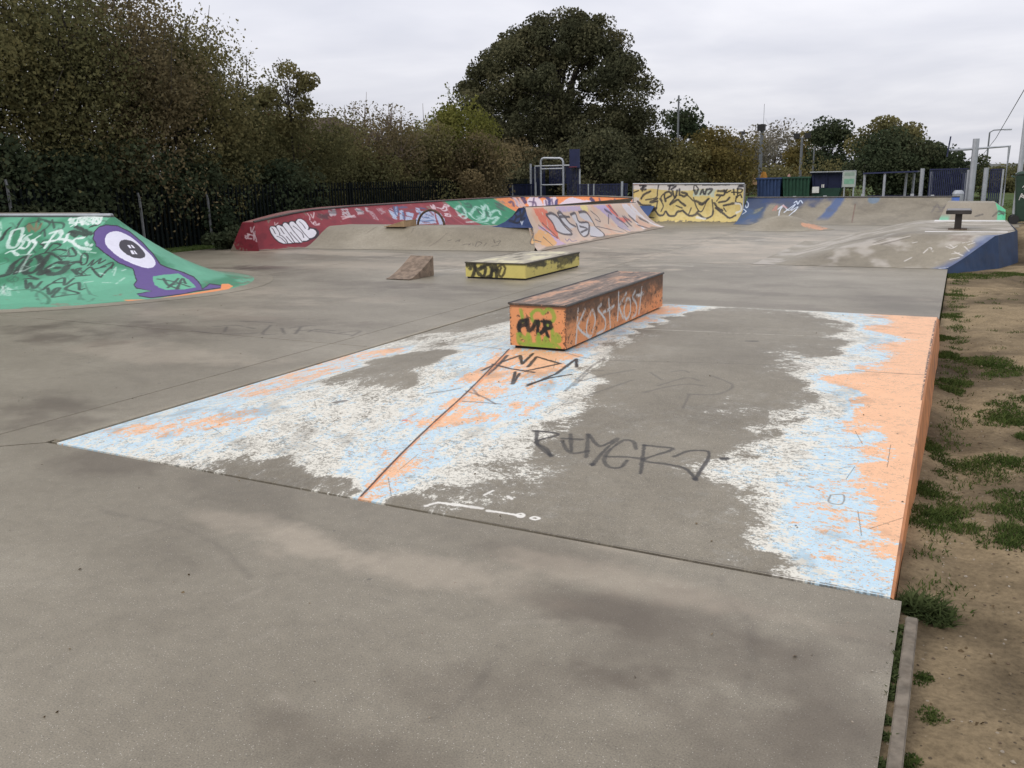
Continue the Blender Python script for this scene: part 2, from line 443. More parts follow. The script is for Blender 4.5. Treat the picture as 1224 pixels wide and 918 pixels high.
# raised ground on the right, beyond the platform
m = MB(); m.grid([[(x, y, 0.395 + 0.02 * math.sin(x * 1.3 + y) - 0.2 * smooth01((y - 44) / 20)) for x in (0.95, 1.5, 2.5, 4, 8, 16, 40)] for y in (21.5, 24, 28, 34, 44, 66)])
struct(m.build('raised_lawn', M_TURF, smooth=True))
m = MB(); m.box(0.93, 4.2, 20.6, 22.2, 0.2, 0.432)
struct(m.build('footpath', M_CONC_L))

# floor: bays of concrete with open saw-cut joints over a dark bed
floor = MB(); floor.face([(-18, -6, -0.035), (-0.16, -6, -0.035), (-0.16, 33, -0.035), (-18, 33, -0.035)])
floor = struct(floor.build('concrete_floor', M_DARK))
GAP = 0.005
FX, FY = 18.0, 6.0
fp = MB(); fp.face([(-18, -6, 0), (0, -6, 0), (0, 33, 0), (-18, 33, 0)], [(0, 0), (18, 0), (18, 39), (0, 39)])
fc = Canvas(fp.surf(), 18, 39, 55, 3)
def stain_and_sheen(px, py, rx, ry, col, a, rough=.35):
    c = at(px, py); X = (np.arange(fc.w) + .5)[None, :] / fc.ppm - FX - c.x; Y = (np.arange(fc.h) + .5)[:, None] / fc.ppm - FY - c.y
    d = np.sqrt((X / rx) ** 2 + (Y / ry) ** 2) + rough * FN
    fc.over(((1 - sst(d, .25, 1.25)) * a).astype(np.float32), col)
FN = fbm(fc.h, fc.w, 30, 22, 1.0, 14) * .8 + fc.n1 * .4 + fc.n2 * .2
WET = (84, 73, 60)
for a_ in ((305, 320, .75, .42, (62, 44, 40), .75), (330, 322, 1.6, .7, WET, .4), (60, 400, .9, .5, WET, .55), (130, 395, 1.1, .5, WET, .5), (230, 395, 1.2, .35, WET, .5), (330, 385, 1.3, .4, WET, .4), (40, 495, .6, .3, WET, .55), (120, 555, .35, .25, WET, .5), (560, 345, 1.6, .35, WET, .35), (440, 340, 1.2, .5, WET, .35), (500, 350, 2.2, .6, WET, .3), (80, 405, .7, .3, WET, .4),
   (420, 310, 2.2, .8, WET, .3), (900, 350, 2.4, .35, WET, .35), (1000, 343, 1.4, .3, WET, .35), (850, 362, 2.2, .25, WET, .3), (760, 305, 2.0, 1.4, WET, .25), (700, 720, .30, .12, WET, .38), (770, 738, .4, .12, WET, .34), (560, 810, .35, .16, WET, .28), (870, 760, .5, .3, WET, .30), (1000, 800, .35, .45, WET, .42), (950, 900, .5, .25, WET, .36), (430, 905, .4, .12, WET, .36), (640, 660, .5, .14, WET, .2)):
    stain_and_sheen(*a_)
LITE = (186, 172, 152)
for a_ in ((370, 650, .3, .16, LITE, .45), (260, 618, .4, .14, LITE, .3), (520, 680, .5, .15, LITE, .35), (730, 690, .5, .14, LITE, .35), (860, 660, .7, .12, LITE, .35), (700, 640, .6, .1, LITE, .3), (960, 745, .3, .1, LITE, .25), (640, 318, 2.2, 1.2, LITE, .45), (480, 318, 3, 1.2, LITE, .4), (1000, 290, 3, 4, LITE, .4), (760, 290, 3, 4, LITE, .4), (650, 330, 1.2, 1.0, LITE, .3), (900, 300, 3.0, 3.5, LITE, .35), (300, 350, 2.5, .6, LITE, .3), (200, 420, 1.5, .5, LITE, .3), (380, 302, 3, .5, LITE, .5), (250, 375, 1.5, .4, LITE, .25)):  # far patches paint grazing sheen into the paler concrete
    stain_and_sheen(*a_)
def S(c, Z, r, col, lines, a=1.0, soft=.35, wear=0, smooth=True):
    for L in lines: c.stroke(L, Z, r, col, a, soft, wear, smooth)
ZF = (0, 330, 3.06); FULL_ = (0, 0, 1)
S(fc, ZF, .8, (58, 50, 44), [[(780, 185), (860, 180), (930, 192)], [(820, 205), (830, 185)], [(880, 165), (1000, 170)], [(990, 180), (960, 212), (1010, 212)], [(1030, 190), (1040, 212)], [(1060, 190), (1120, 182), (1150, 180)], [(1080, 200), (1140, 198), (1100, 212)], [(1100, 186), (1080, 212)], [(1150, 195), (1224, 200)], [(700, 200), (820, 212), (940, 208)]], .7, .5, .1)
S(fc, (270, 200, 3.99), .8, (64, 56, 48), [[(540, 790), (640, 780), (600, 805)], [(420, 780), (600, 800)]], .6)
S(fc, (540, 180, 3.99), 1.0, (206, 198, 186), [[(670, 460), (700, 465), (750, 470)], [(850, 548), (1000, 546), (1150, 552)], [(1140, 552), (1150, 550)], [(0, 575), (60, 565)], [(1180, 460), (1221, 462)]], .75, .5, .1)
S(fc, (846, 180, 3.238), 1.0, (206, 198, 186), [[(0, 372), (60, 376)], [(190, 345), (250, 350)], [(180, 350), (230, 342)]], .7, .5, .1)
S(fc, (846, 180, 3.238), .7, (64, 56, 48), [[(0, 452), (300, 458), (640, 462)], [(640, 463), (760, 461)]], .7)
S(fc, (270, 200, 3.99), 1.0, (206, 198, 186), [[(960, 490), (1130, 488)], [(1000, 495), (1100, 482)], [(580, 437), (690, 435)]], .6, .5, .1)
S(fc, FULL_, .5, (196, 186, 170), [[(275, 722), (315, 703)], [(308, 766), (328, 752)], [(150, 640), (210, 628)], [(600, 745), (680, 742), (740, 750)], [(330, 830), (350, 845)], [(800, 700), (870, 696)]], .10, .6, .3, False)
S(fc, FULL_, .35, (60, 52, 45), [[(120, 610), (240, 640), (300, 690)], [(480, 880), (560, 830), (600, 770)], [(860, 690), (900, 760), (890, 830)]], .22, .6, .4)
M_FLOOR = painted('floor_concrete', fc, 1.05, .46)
def bay(poly, name='floor_bay'):
    """poly: corner list of one cast bay, shrunk by the joint width"""
    m = MB(); n = len(poly); P = []
    for i in range(n):
        a_, b_, c_ = Vector(poly[i - 1]), Vector(poly[i]), Vector(poly[(i + 1) % n])
        d1 = (b_ - a_).normalized(); d2 = (c_ - b_).normalized()
        P.append(b_ + (Vector((-d1.y, d1.x)) + Vector((-d2.y, d2.x))) * GAP)
    m.face([(q.x, q.y, 0) for q in P], [(q.x + FX, q.y + FY) for q in P])
    for i in range(n):
        u_, v_ = P[i], P[(i + 1) % n]; m.face([(u_.x, u_.y, -.12), (v_.x, v_.y, -.12), (v_.x, v_.y, 0), (u_.x, u_.y, 0)], [(u_.x + FX, u_.y + FY), (v_.x + FX, v_.y + FY)] * 2)
    return m.build(name, M_FLOOR, floor)
def rect(x0, x1, y0, y1): return [(x0, y0), (x1, y0), (x1, y1), (x0, y1)]
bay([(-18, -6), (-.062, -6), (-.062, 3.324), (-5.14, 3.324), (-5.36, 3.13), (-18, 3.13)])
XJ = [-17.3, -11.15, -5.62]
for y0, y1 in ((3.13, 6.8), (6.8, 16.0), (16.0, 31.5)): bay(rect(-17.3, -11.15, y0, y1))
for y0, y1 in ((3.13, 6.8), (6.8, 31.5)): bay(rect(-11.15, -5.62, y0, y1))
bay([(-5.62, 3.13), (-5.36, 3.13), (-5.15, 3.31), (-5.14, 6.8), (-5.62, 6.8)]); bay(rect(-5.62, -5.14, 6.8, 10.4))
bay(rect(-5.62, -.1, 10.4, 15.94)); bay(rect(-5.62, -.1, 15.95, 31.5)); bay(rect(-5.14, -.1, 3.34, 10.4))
m = MB(); m.face([(-.068, -2, -.016), (-.04, -2, -.016), (-.04, 3.24, -.016), (-.068, 3.24, -.016)]); struct(m.build('joint_soil', M_DIRT))
k = MB(); rr = random.Random(3)
yy = 3.2
kb = thing('edging_kerb', 'narrow concrete edging kerb along the near edge of the floor', 'kerb', (-0.02, 2.4, 0))
k.box(-0.046, -0.004, -2.0, 3.2, -0.2, 0.004); put(k, 'kerb_stone', M_KERB, kb, bevel=0.004)
bpy.data.objects['kerb_stone'].data.update()

# ================================================================== FUNBOX in front
DH = 0.25
XL, XR, Y0, Y1, Y2, Y3 = -5.06, -0.108, 3.33, 6.13, 8.95, 10.4
XB = -3.22
def fz(x, y):
    f = (y - Y0) / (Y1 - Y0) * DH; l = (x - XL) / (XB - XL) * DH; b = (Y3 - y) / (Y3 - Y2) * DH
    vals = [v for v in (f, l, b, DH)]
    # soft minimum: crests rubbed round
    k = 90.0
    return max(-math.log(sum(math.exp(-k * v) for v in vals)) / k, 0) + 0.004
gx = sorted(set([XL + (XR - XL) * i / 62 for i in range(63)])); gy = [Y0 + (Y3 - Y0) * i / 84 for i in range(85)]
top = MB()
top.grid([[(x, y, fz(x, y)) for x in gx] for y in gy], [[(x - XL, y - Y0) for x in gx] for y in gy])
cv = Canvas(top.surf(), XR - XL + 0.01, Y3 - Y0, 330, 5)
def funbox_paint(cv):
    h, w_ = cv.h, cv.w
    CP = """1115,385,1.18 1105,450,1.18 1095,520,1.18 1085,600,1.18 1076,655,1.18 1068,690,0.66 1062,702,0.6 1075,398,1.18 1052,400,0.62 1040,385,0.56 1020,400,0.42 1000,388,0.2 978,396,0.12
 960,433,0.33 1000,438,0.45 940,434,0.22 1040,438,0.83 1060,470,1.18 1040,465,1.18 1015,470,0.52 1000,480,0.42 985,490,0.32 962,478,0.12 945,500,0.33 915,515,0.34 895,500,0.12 893,540,0.33 876,520,0.08
 902,560,0.43 932,540,0.45 960,520,0.52 985,510,0.58 1010,520,0.66 1030,510,0.91 1040,545,0.85 1052,560,1.18 950,580,0.52 980,580,0.64 1010,600,0.68 1040,620,0.68 1062,620,1.18 900,600,0.36 880,605,0.15 868,640,0.1 905,640,0.38
 935,645,0.52 960,650,0.62 1000,660,0.66 1035,680,0.64 935,682,0.36 960,692,0.52 1000,700,0.6 905,675,0.12 850,600,0.05 1020,640,0.68 1045,655,0.83
 800,480,0 850,388,0 900,388,0 950,386,0.02 820,398,0.05 870,408,0 930,402,0.02 980,410,0.12 830,385,0.05 760,412,0.15 800,410,0.02 850,445,0 920,460,0 930,480,0.05 700,520,0.1 730,470,0.1 760,450,0.02 750,420,0.05 850,420,0 900,430,0 900,405,0 760,600,0 820,640,0 700,580,0.1 850,690,0 740,540,0.05 720,500,0.12 780,440,0.05 850,530,0.03 980,420,0.15
 640,428,0.95 605,440,0.95 680,426,0.91 565,470,0.83 585,500,0.83 620,485,0.83 660,440,0.95 700,420,0.6 740,398,0.6 772,383,0.83 793,373,0.93 720,418,0.4 745,410,0.34 700,432,0.5 730,430,0.32 760,402,0.22 780,394,0.1 812,380,0.05
 597,430,0.95 577,450,0.95 545,485,0.83 520,505,0.83 480,550,0.83 450,580,0.8 437,594,0.8 500,520,0.63 470,540,0.64 440,555,0.63 420,562,0.6 550,465,0.62 572,430,0.62 545,440,0.56 600,405,0.52 590,392,0.42 560,405,0.4 530,410,0.3 520,400,0.36 555,425,0.56 575,412,0.58
 450,440,0.12 500,432,0.08 520,425,0.1 480,455,0.2 430,448,0.15 470,430,0.12 410,455,0.25 400,490,0.45 350,520,0.44 300,532,0.44 450,500,0.43 380,470,0.42 340,490,0.5 290,515,0.52 490,480,0.45 520,450,0.46 430,520,0.48 400,530,0.45 460,470,0.38
 85,529,0.62 100,529,0.6 150,517,0.83 200,516,0.8 260,505,0.8 300,497,0.8 230,493,0.64 280,480,0.64 320,468,0.8 350,455,0.8 400,442,0.8 440,425,0.8 460,420,0.89 250,470,0.66 180,500,0.64 480,412,0.4 510,402,0.3 560,388,0.1 540,395,0.12
 200,535,0.5 250,545,0.44 160,530,0.58 330,557,0.18 280,558,0.24 400,578,0.2 370,545,0.42 420,588,0.15 350,572,0.12 300,565,0.15 390,560,0.38 240,553,0.3 330,540,0.42
 485,562,0.83 462,582,0.66 500,570,0.48 540,540,0.48 575,535,0.46 560,565,0.4 600,515,0.6 640,480,0.66 660,462,0.68 682,445,0.6 612,498,0.83 665,490,0.46 625,540,0.4 610,565,0.3 520,592,0.3 640,515,0.36 480,600,0.15 550,605,0.3 590,590,0.2 530,520,0.66 560,500,0.83 520,548,0.62 690,470,0.4 660,510,0.25 700,450,0.45 650,540,0.15
 620,612,0.05 560,612,0.1 680,640,0 700,390,0.3 620,395,0.4 1110,400,1.23 1100,420,1.18 1080,420,1.03 1085,440,1.18 1065,440,1.03 1050,455,1.08 1035,460,0.98 1090,470,1.23 1075,490,1.18 1055,490,1.13 1045,480,1.03 1030,480,0.85 1085,540,1.23 1070,520,1.13 1050,520,0.68 1060,540,0.93 1075,570,1.18 1065,590,1.13 1080,620,1.23 1070,620,1.13 1060,600,1.03 1055,580,0.88 1075,640,1.18 1068,660,1.08 1062,645,0.83 1055,670,0.62 1110,430,1.23 1118,383,1.23 1060,390,0.88 1100,385,1.13 1085,395,1.08 1040,420,0.58 1020,430,0.5 1060,420,0.83 800,373,0.88 805,377,0.5 830,376,0.05 850,378,0 790,388,0.2 765,390,0.55 735,404,0.5 725,410,0.35 700,412,0.83 715,405,0.62 735,430,0.12 700,440,0.3 720,445,0.05 1000,640,0.64 1020,620,0.66 960,620,0.6 985,660,0.64 1015,660,0.66 1030,600,0.66 1000,560,0.62 1020,545,0.65 1040,640,0.68 1020,690,0.62 980,688,0.58 320,480,.46 360,465,.5 380,485,.44 260,520,.5 320,505,.47 540,470,.62 510,490,.62 600,490,.62 560,520,.5 540,530,.45 500,540,.66 620,505,.52"""
    P = []
    for t in CP.split():
        x, y, v = map(float, t.split(','))
        r = cv.sf.uv(x, y)
        if r: P.append((r[0], r[1], v))
    P = np.array(P, np.float32)
    hh, ww = h // 6, w_ // 6
    X, Y = np.meshgrid((np.arange(ww) + .5) / ww * cv.lu, (np.arange(hh) + .5) / hh * cv.lv)
    num = np.zeros_like(X); den = np.zeros_like(X)
    for x, y, v in P:
        d2 = (X - x) ** 2 + (Y - y) ** 2 + 0.0025
        k = 1 / d2 ** 2.6; num += k * v; den += k
    F = num / den
    F[Y > 5.75] *= 0.3
    # upsample
    yi = np.clip((np.arange(h) + .5) / h * hh - .5, 0, hh - 1.001); xi = np.clip((np.arange(w_) + .5) / w_ * ww - .5, 0, ww - 1.001)
    y0 = yi.astype(int); x0 = xi.astype(int); fy = (yi - y0)[:, None]; fx = (xi - x0)[None, :]
    F = (F[y0][:, x0] * (1 - fy) * (1 - fx) + F[y0 + 1][:, x0] * fy * (1 - fx) + F[y0][:, x0 + 1] * (1 - fy) * fx + F[y0 + 1][:, x0 + 1] * fy * fx).astype(np.float32)
    left = sst(-(np.arange(w_) / cv.ppm)[None, :] + (-2.35 - XL), -0.5, 0.3)
    n = 0
    for s, a in ((80, .024), (28, .030), (9, .036), (3, .036), (1, .026)):
        n = n + a * (fbm(h, w_, s * 1.5, s * 0.95, 1.0, 300 + s) * (1 - left) + fbm(h, w_, s * 0.9, s * 1.9, 1.0, 400 + s) * left)
    V = F + n
    # cracks and scratches wear the paint through
    fine = fbm(h, w_, 2.2, 2.2, 0.7, 501); mid = fbm(h, w_, 7, 3, 0.9, 502)
    cov = sst(V, .275, .325); patch = fbm(h, w_, 34, 16, 1.0, 507) * (1 - left) + fbm(h, w_, 16, 34, 1.0, 508) * left
    for lo, col in ((-9, (226, 222, 208)), (.54, (188, 216, 230)), (.775, (245, 186, 140))):
        k = sst(V + (0.035 * fine + 0.055 * mid + .05 * patch if lo > 0 else 0), lo - .02, lo + .03) * (1 if lo < 0 else .93)
        cv.rgb = cv.rgb * (1 - k[..., None]) + np.array(col, np.float32) / 255 * k[..., None]
    edge = 1 - sst(V, .3, .62)                                   # thin paint near the worn edges breaks up more
    chips = sst(fine * .8 + mid * .8 + .35 * patch, 1.25, 1.7) * (0.42 + .58 * edge) + edge * sst(mid * .8 + .8 * fine, .05, .8) * .85
    cv.a = cov * (1 - np.clip(chips, 0, 1) * 0.85)
    grime = sst(fbm(h, w_, 60, 60, 1.0, 503), .6, 2.4) * .12
    cv.rgb *= (1 - grime[..., None])
    # ghost film of blue-grey paint left in the pores
    ghost = sst(F + n * 1.5, .1, .3) * .10
    cv.over(ghost * (1 - cv.a) * 1.0, (190, 190, 184))
    hairs = fbm(h, w_, 14, 14, 1.1, 504)
    hair = (np.abs(hairs) < .018) & (fbm(h, w_, 80, 80, 1.0, 505) > .3)
    cv.over(hair.astype(np.float32) * cv.a * .55, (70, 62, 55))
    r = np.random.default_rng(9)
    for i in range(130):                                          # long dark scratches
        x = r.uniform(0, w_); y = r.uniform(0, h * .6); a = r.uniform(-.9, .9) + (1.2 if r.random() < .5 else 0); L = r.uniform(20, 130)
        xs_ = np.clip((x + np.cos(a) * np.linspace(0, L, int(L * 1.5))).astype(int), 0, w_ - 1); ys_ = np.clip((y + np.sin(a) * np.linspace(0, L, int(L * 1.5))).astype(int), 0, h - 1)
        keep = cv.a[ys_, xs_] > .3
        cv.rgb[ys_[keep], xs_[keep]] *= .55
    for i in range(700):                                         # black specks, chips
        x, y = int(r.uniform(2, w_ - 4)), int(r.uniform(2, h - 4)); q = r.integers(1, 4)
        if cv.a[y, x] > .3: cv.rgb[y:y + q, x:x + q] *= .35
funbox_paint(cv)
FULL = (0, 0, 1)
Z2 = (380, 330, 3.06); Z3 = (640, 330, 3.06); Z4 = (860, 330, 2.294)
BLK = (42, 40, 40); GRY = (74, 70, 66)
def S(c, Z, r, col, lines, a=1.0, soft=.35, wear=0, smooth=True):
    for L in lines: c.stroke(L, Z, r, col, a, soft, wear, smooth)
# white drip line near the front edge, faded lines across the deck
S(cv, Z2, 2.2, (232, 228, 218), [[(395, 840), (440, 828), (520, 838), (600, 850)], [(620, 858), (680, 866), (750, 878)]], smooth=False)
S(cv, Z2, 1.6, (232, 228, 218), [[(725, 872), (745, 868), (755, 877), (740, 882), (725, 874)], [(778, 884), (795, 880), (810, 886), (795, 891), (778, 886)], [(610, 800), (640, 785)], [(695, 805), (710, 815)]])
S(cv, Z4, 0.9, (205, 198, 184), [[(0, 155), (300, 166), (590, 176)]], .7, wear=.5)
S(cv, FULL, 1.1, (205, 198, 184), [[(735, 392), (860, 397)]], .75, wear=.35)
S(cv, Z4, 1.4, (214, 208, 196), [[(190, 247), (330, 256)], [(295, 165), (420, 170)], [(200, 240), (380, 250)]], .8, wear=.4)
S(cv, Z4, 0.6, (60, 50, 44), [[(340, 258), (560, 271)]], .8)
# joint line across the ramp head
S(cv, FULL, 0.6, (70, 62, 54), [[(512, 410), (560, 413), (609, 418)], [(676, 422), (720, 430), (860, 434), (960, 438)]], .6)
# black tag on the orange by the box
S(cv, Z2, 1.9, BLK, [[(600, 345), (650, 322), (740, 290), (747, 322), (787, 283)], [(768, 332), (800, 295), (886, 320), (758, 348)], [(640, 322), (700, 338), (790, 352)], [(722, 350), (712, 394), (738, 356)], [(765, 402), (870, 358), (945, 303), (947, 332)], [(770, 396), (850, 372), (925, 360)], [(692, 290), (655, 330), (618, 362)]], .92, smooth=False)
# large tag on the bare concrete
T = .8
S(cv, Z3, 2.3, BLK, [[(-8, 566), (60, 572), (80, 582), (2, 605), (42, 632), (55, 656)], [(5, 566), (8, 615), (52, 654)],
    [(98, 602), (112, 632), (140, 648), (192, 640)], [(100, 594), (170, 598)], [(128, 578), (132, 640)], [(193, 578), (186, 662)], [(193, 578), (236, 622), (300, 594), (250, 640), (208, 692)],
    [(368, 632), (358, 606), (320, 602), (268, 640), (252, 672), (268, 698), (310, 700), (336, 674)], [(262, 660), (340, 662), (388, 668)],
    [(398, 618), (392, 670), (384, 722)], [(398, 618), (450, 624), (502, 634), (394, 672), (480, 688), (548, 704), (588, 744)], [(508, 660), (560, 640), (626, 640), (634, 662), (606, 708), (584, 744)]], T)
S(cv, Z3, 3.6, BLK, [[(580, 742), (588, 746)], [(682, 668), (698, 668)], [(206, 688), (210, 690)], [(52, 654), (56, 657)]], .9)
# faded older tags
S(cv, Z3, 1.6, GRY, [[(110, 420), (200, 335), (255, 300)], [(180, 440), (355, 380)], [(160, 385), (250, 362), (362, 342)], [(140, 402), (200, 350), (245, 345)], [(400, 425), (480, 405), (560, 395), (620, 402)], [(420, 352), (462, 380)], [(562, 435), (540, 482)], [(640, 362), (722, 400), (664, 432), (560, 432)], [(450, 400), (550, 372), (600, 382)], [(100, 470), (150, 460)], [(500, 350), (540, 345), (560, 352)]], .42, .6)
S(cv, Z2, 1.3, (70, 55, 50), [[(540, 420), (600, 440), (650, 468)], [(530, 458), (600, 462), (668, 468)], [(400, 430), (470, 420), (520, 410)], [(560, 405), (590, 440)]], .5, .5)
S(cv, Z2, 2.2, (222, 90, 70), [[(314, 527), (324, 527)]], .8)
S(cv, Z2, 3.0, (95, 92, 88), [[(66, 462), (100, 456)]], .8)
S(cv, Z3, 3.0, (55, 50, 46), [[(778, 238), (806, 238)]], .8)
S(cv, Z4, 0.8, (120, 110, 100), [[(305, 600), (340, 600), (335, 625), (300, 620), (305, 600)], [(240, 575), (258, 580)]], .7)
# crack along the hip joint, with its orange lip
S(cv, Z2, 2.2, (226, 140, 88), [[(155, 812), (300, 660), (420, 545), (560, 420), (700, 270)]], .8, .4, .25)
S(cv, Z2, 1.0, (44, 34, 30), [[(148, 815), (290, 665), (410, 548), (555, 415), (700, 266)]], .9, .3)
# dark dashes of steel along the right edge
S(cv, Z4, 0.9, (70, 56, 50), [[(593, 122), (566, 265), (530, 530), (489, 846)]], .85, .3, .5)
S(cv, FULL, 1.0, (60, 52, 46), [[(70, 530), (430, 597), (760, 656), (1060, 711)]], .5, .5, .4)
M_FUN = painted('worn_ramp_paint', cv, 0.97)
fun = thing('skate_ramp', 'low wide foreground skate ramp with worn white, blue and orange paint', 'skate ramp', (-2.6, 6.5, 0))
# front lip
for i in range(62):
    a, b = gx[i], gx[i + 1]
    top.face([(a, Y0, -0.03), (b, Y0, -0.03), (b, Y0, fz(b, Y0)), (a, Y0, fz(a, Y0))], [(a - XL, .004), (b - XL, .004), (b - XL, .01), (a - XL, .01)])
put(top, 'ramp_surface', M_FUN, fun, smooth=True)
M_ORANGE = plain('orange_wall_paint', (0.60, 0.245, 0.095), 0.6, 0.3, 7, 0, (0.16, 0.10, 0.07))
m = MB()
ysr = [Y0 + (Y3 - Y0) * i / 40 for i in range(41)]
m.grid([[(XR, y, fz(XR, y) - .002) for y in ysr], [(XR + .012, y, fz(XR, y) * .96 - .008) for y in ysr], [(XR + .012 + .05 * fz(XR, y) / DH, y, -0.16) for y in ysr]])
m.f = [f[::-1] for f in m.f]
put(m, 'side_wall', M_ORANGE, fun)
m = MB(); m.box(XL - .075, XL - .006, Y0 + .03, Y3, -0.1, 0.012); put(m, 'edge_strip', M_CONC_L, fun, bevel=.004)

# ---- ledge box on the deck
lx0, lx1, ly0, ly1, lz0, lz1 = -3.205, -2.705, 6.14, 8.66, DH + .022, 0.622
led = thing('skate_ledge', 'long orange skate ledge with white lettering on its side, on the ramp deck', 'skate ledge', (-2.95, 7.4, DH))
cap = 0.016; zt = lz1 - cap
b = MB(); hh = zt - lz0; lu1 = lx1 - lx0; lu2 = ly1 - ly0
b.face([(lx0, ly0, lz0), (lx1, ly0, lz0), (lx1, ly0, zt), (lx0, ly0, zt)], [(0, 0), (lu1, 0), (lu1, hh), (0, hh)])
b.face([(lx1, ly0, lz0), (lx1, ly1, lz0), (lx1, ly1, zt), (lx1, ly0, zt)], [(lu1, 0), (lu1 + lu2, 0), (lu1 + lu2, hh), (lu1, hh)])
b.face([(lx1, ly1, lz0), (lx0, ly1, lz0), (lx0, ly1, zt), (lx1, ly1, zt)], [(.2, .2), (.25, .2), (.25, .25), (.2, .25)])
b.face([(lx0, ly1, lz0), (lx0, ly0, lz0), (lx0, ly0, zt), (lx0, ly1, zt)], [(lu1, 0), (lu1 + lu2, 0), (lu1 + lu2, hh), (lu1, hh)])
cv = Canvas(b.surf(), lu1 + lu2, hh, 300, 31)
cv.fill((222, 150, 100), 1.0)
v = (np.arange(cv.h) + .5)[:, None] / cv.h; u = (np.arange(cv.w) + .5)[None, :] / cv.ppm
cv.over(sst(1.2 - np.abs(u - lu1) / .02 + .7 * cv.n2, .6, 1.4) * .75 * np.ones_like(v), (74, 52, 40)); cv.over(sst(1.0 - u / .012 + .6 * cv.n2, .4, 1.2) * .8 * np.ones_like(v), (64, 46, 36))
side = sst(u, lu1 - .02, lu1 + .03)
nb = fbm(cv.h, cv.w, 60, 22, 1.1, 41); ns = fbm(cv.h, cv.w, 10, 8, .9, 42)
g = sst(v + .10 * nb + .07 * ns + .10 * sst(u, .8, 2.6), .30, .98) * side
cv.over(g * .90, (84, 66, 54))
cv.over(sst(ns * .7 + cv.n2 * .6 + .25 * side, 1.25, 1.9) * .7, (74, 52, 40))
cv.over(sst(nb, .6, 2.2) * .4, (190, 116, 72))
cv.over(sst(v, .93, .97) * .7 * np.ones_like(u), (110, 70, 45))
ZB = (590, 310, 5.564); GRN = (136, 168, 62)
S(cv, ZB, 2.0, GRN, [[(182, 340), (195, 415)], [(255, 362), (280, 338), (318, 342), (330, 362), (362, 330), (395, 352), (400, 402), (352, 440), (384, 462)], [(252, 365), (258, 405), (305, 425)]], .9)
S(cv, ZB, 2.4, (26, 24, 24), [[(212, 405), (178, 415), (166, 450), (178, 495)], [(172, 445), (215, 432)], [(225, 402), (232, 468), (256, 462), (285, 412)], [(298, 412), (296, 492), (332, 478)], [(332, 405), (345, 460), (360, 512)], [(322, 412), (372, 418), (376, 455), (334, 462)]], .95)
S(cv, ZB, 2.3, GRN, [[(162, 500), (174, 548), (214, 562), (230, 500), (220, 582)], [(240, 520), (250, 562), (290, 565), (290, 520)], [(300, 500), (320, 590), (346, 522), (380, 582), (342, 552)], [(390, 482), (402, 582), (420, 502), (440, 540), (404, 552), (450, 600)], [(175, 495), (200, 520)], [(230, 572), (300, 582), (380, 572)]], .92)
WHT = (208, 216, 222)
S(cv, ZB, 1.9, WHT, [[(562, 332), (556, 440), (547, 560)], [(608, 332), (580, 400), (562, 446), (596, 490), (640, 520)], [(656, 338), (628, 400), (618, 455), (622, 500), (646, 510), (668, 450), (676, 390), (660, 338)],
    [(716, 300), (694, 328), (716, 362), (742, 402), (738, 462), (688, 498)], [(766, 268), (772, 370), (778, 470)], [(730, 352), (770, 332), (800, 308)],
    [(832, 220), (830, 310), (824, 402)], [(882, 226), (852, 280), (836, 312), (850, 360), (862, 388)], [(884, 268), (868, 330), (872, 380), (886, 396), (908, 350), (908, 270), (886, 262)],
    [(942, 210), (926, 252), (950, 300), (946, 362), (922, 384)], [(986, 190), (976, 280), (966, 362)], [(950, 242), (975, 236), (998, 224)]], .9, .4, .15)
M_LED = painted('grimy_orange_paint', cv, 1.0, .6)
put(b, 'box_body', M_LED, led)
b = MB(); b.box(lx0 + .03, lx1 - .03, ly0 + .03, ly1 - .03, DH - .02, lz0); put(b, 'box_foot', M_DARK, led)
b = MB(); e = .006
tp = [(lx0 - e, ly0 - e), (lx1 + e, ly0 - e), (lx1 + e, ly1 + e), (lx0 - e, ly1 + e)]
gxx = [lx0 - e + (lx1 - lx0 + 2 * e) * i / 6 for i in range(7)]; gyy = [ly0 - e + (ly1 - ly0 + 2 * e) * i / 20 for i in range(21)]
b.grid([[(x, y, lz1) for x in gxx] for y in gyy], [[(x - gxx[0], y - gyy[0]) for x in gxx] for y in gyy])
for A, B in zip(tp, tp[1:] + tp[:1]):
    b.face([(A[0], A[1], zt + .001), (B[0], B[1], zt + .001), (B[0], B[1], lz1), (A[0], A[1], lz1)], [(.01, .01), (.01, 2.5), (.02, 2.5), (.02, .01)])
cv = Canvas(b.surf(), lu1 + 2 * e, lu2 + 2 * e, 260, 51)
cv.fill((116, 98, 84), 1.0)
n = fbm(cv.h, cv.w, 10, 60, 1.0, 52) * .7 + cv.n1 * .3 + cv.n2 * .25
cv.over(sst(n, -.1, 1.0) * .7, (166, 144, 126)); cv.over(sst(n, .8, 1.6) * .75, (206, 150, 116))
cv.over(sst(-n, .7, 1.8) * .7, (58, 48, 42))
uu = (np.arange(cv.w) + .5)[None, :] / cv.w
cv.over((sst(np.abs(uu - .5), .42, .48) * .75) * np.ones((cv.h, 1), np.float32), (62, 52, 46))
cv.over((sst(fbm(cv.h, cv.w, 20, 70, 1, 53) + 1.2 * (np.arange(cv.h) / cv.h)[:, None] - .4, .9, 1.6)) * .6, (214, 160, 124))
put(b, 'top_cap', painted('worn_ledge_top', cv, 1, .5), led)
b = MB(); b.tube([(lx1 + .004, ly0 - .004, lz1 - .004), (lx1 + .004, ly1 + .004, lz1 - .004)], .011, 8); b.tube([(lx0 - .004, ly0 - .004, lz1 - .004), (lx0 - .004, ly1 + .004, lz1 - .004)], .011, 8)
put(b, 'edge_steel', M_STEEL, led)

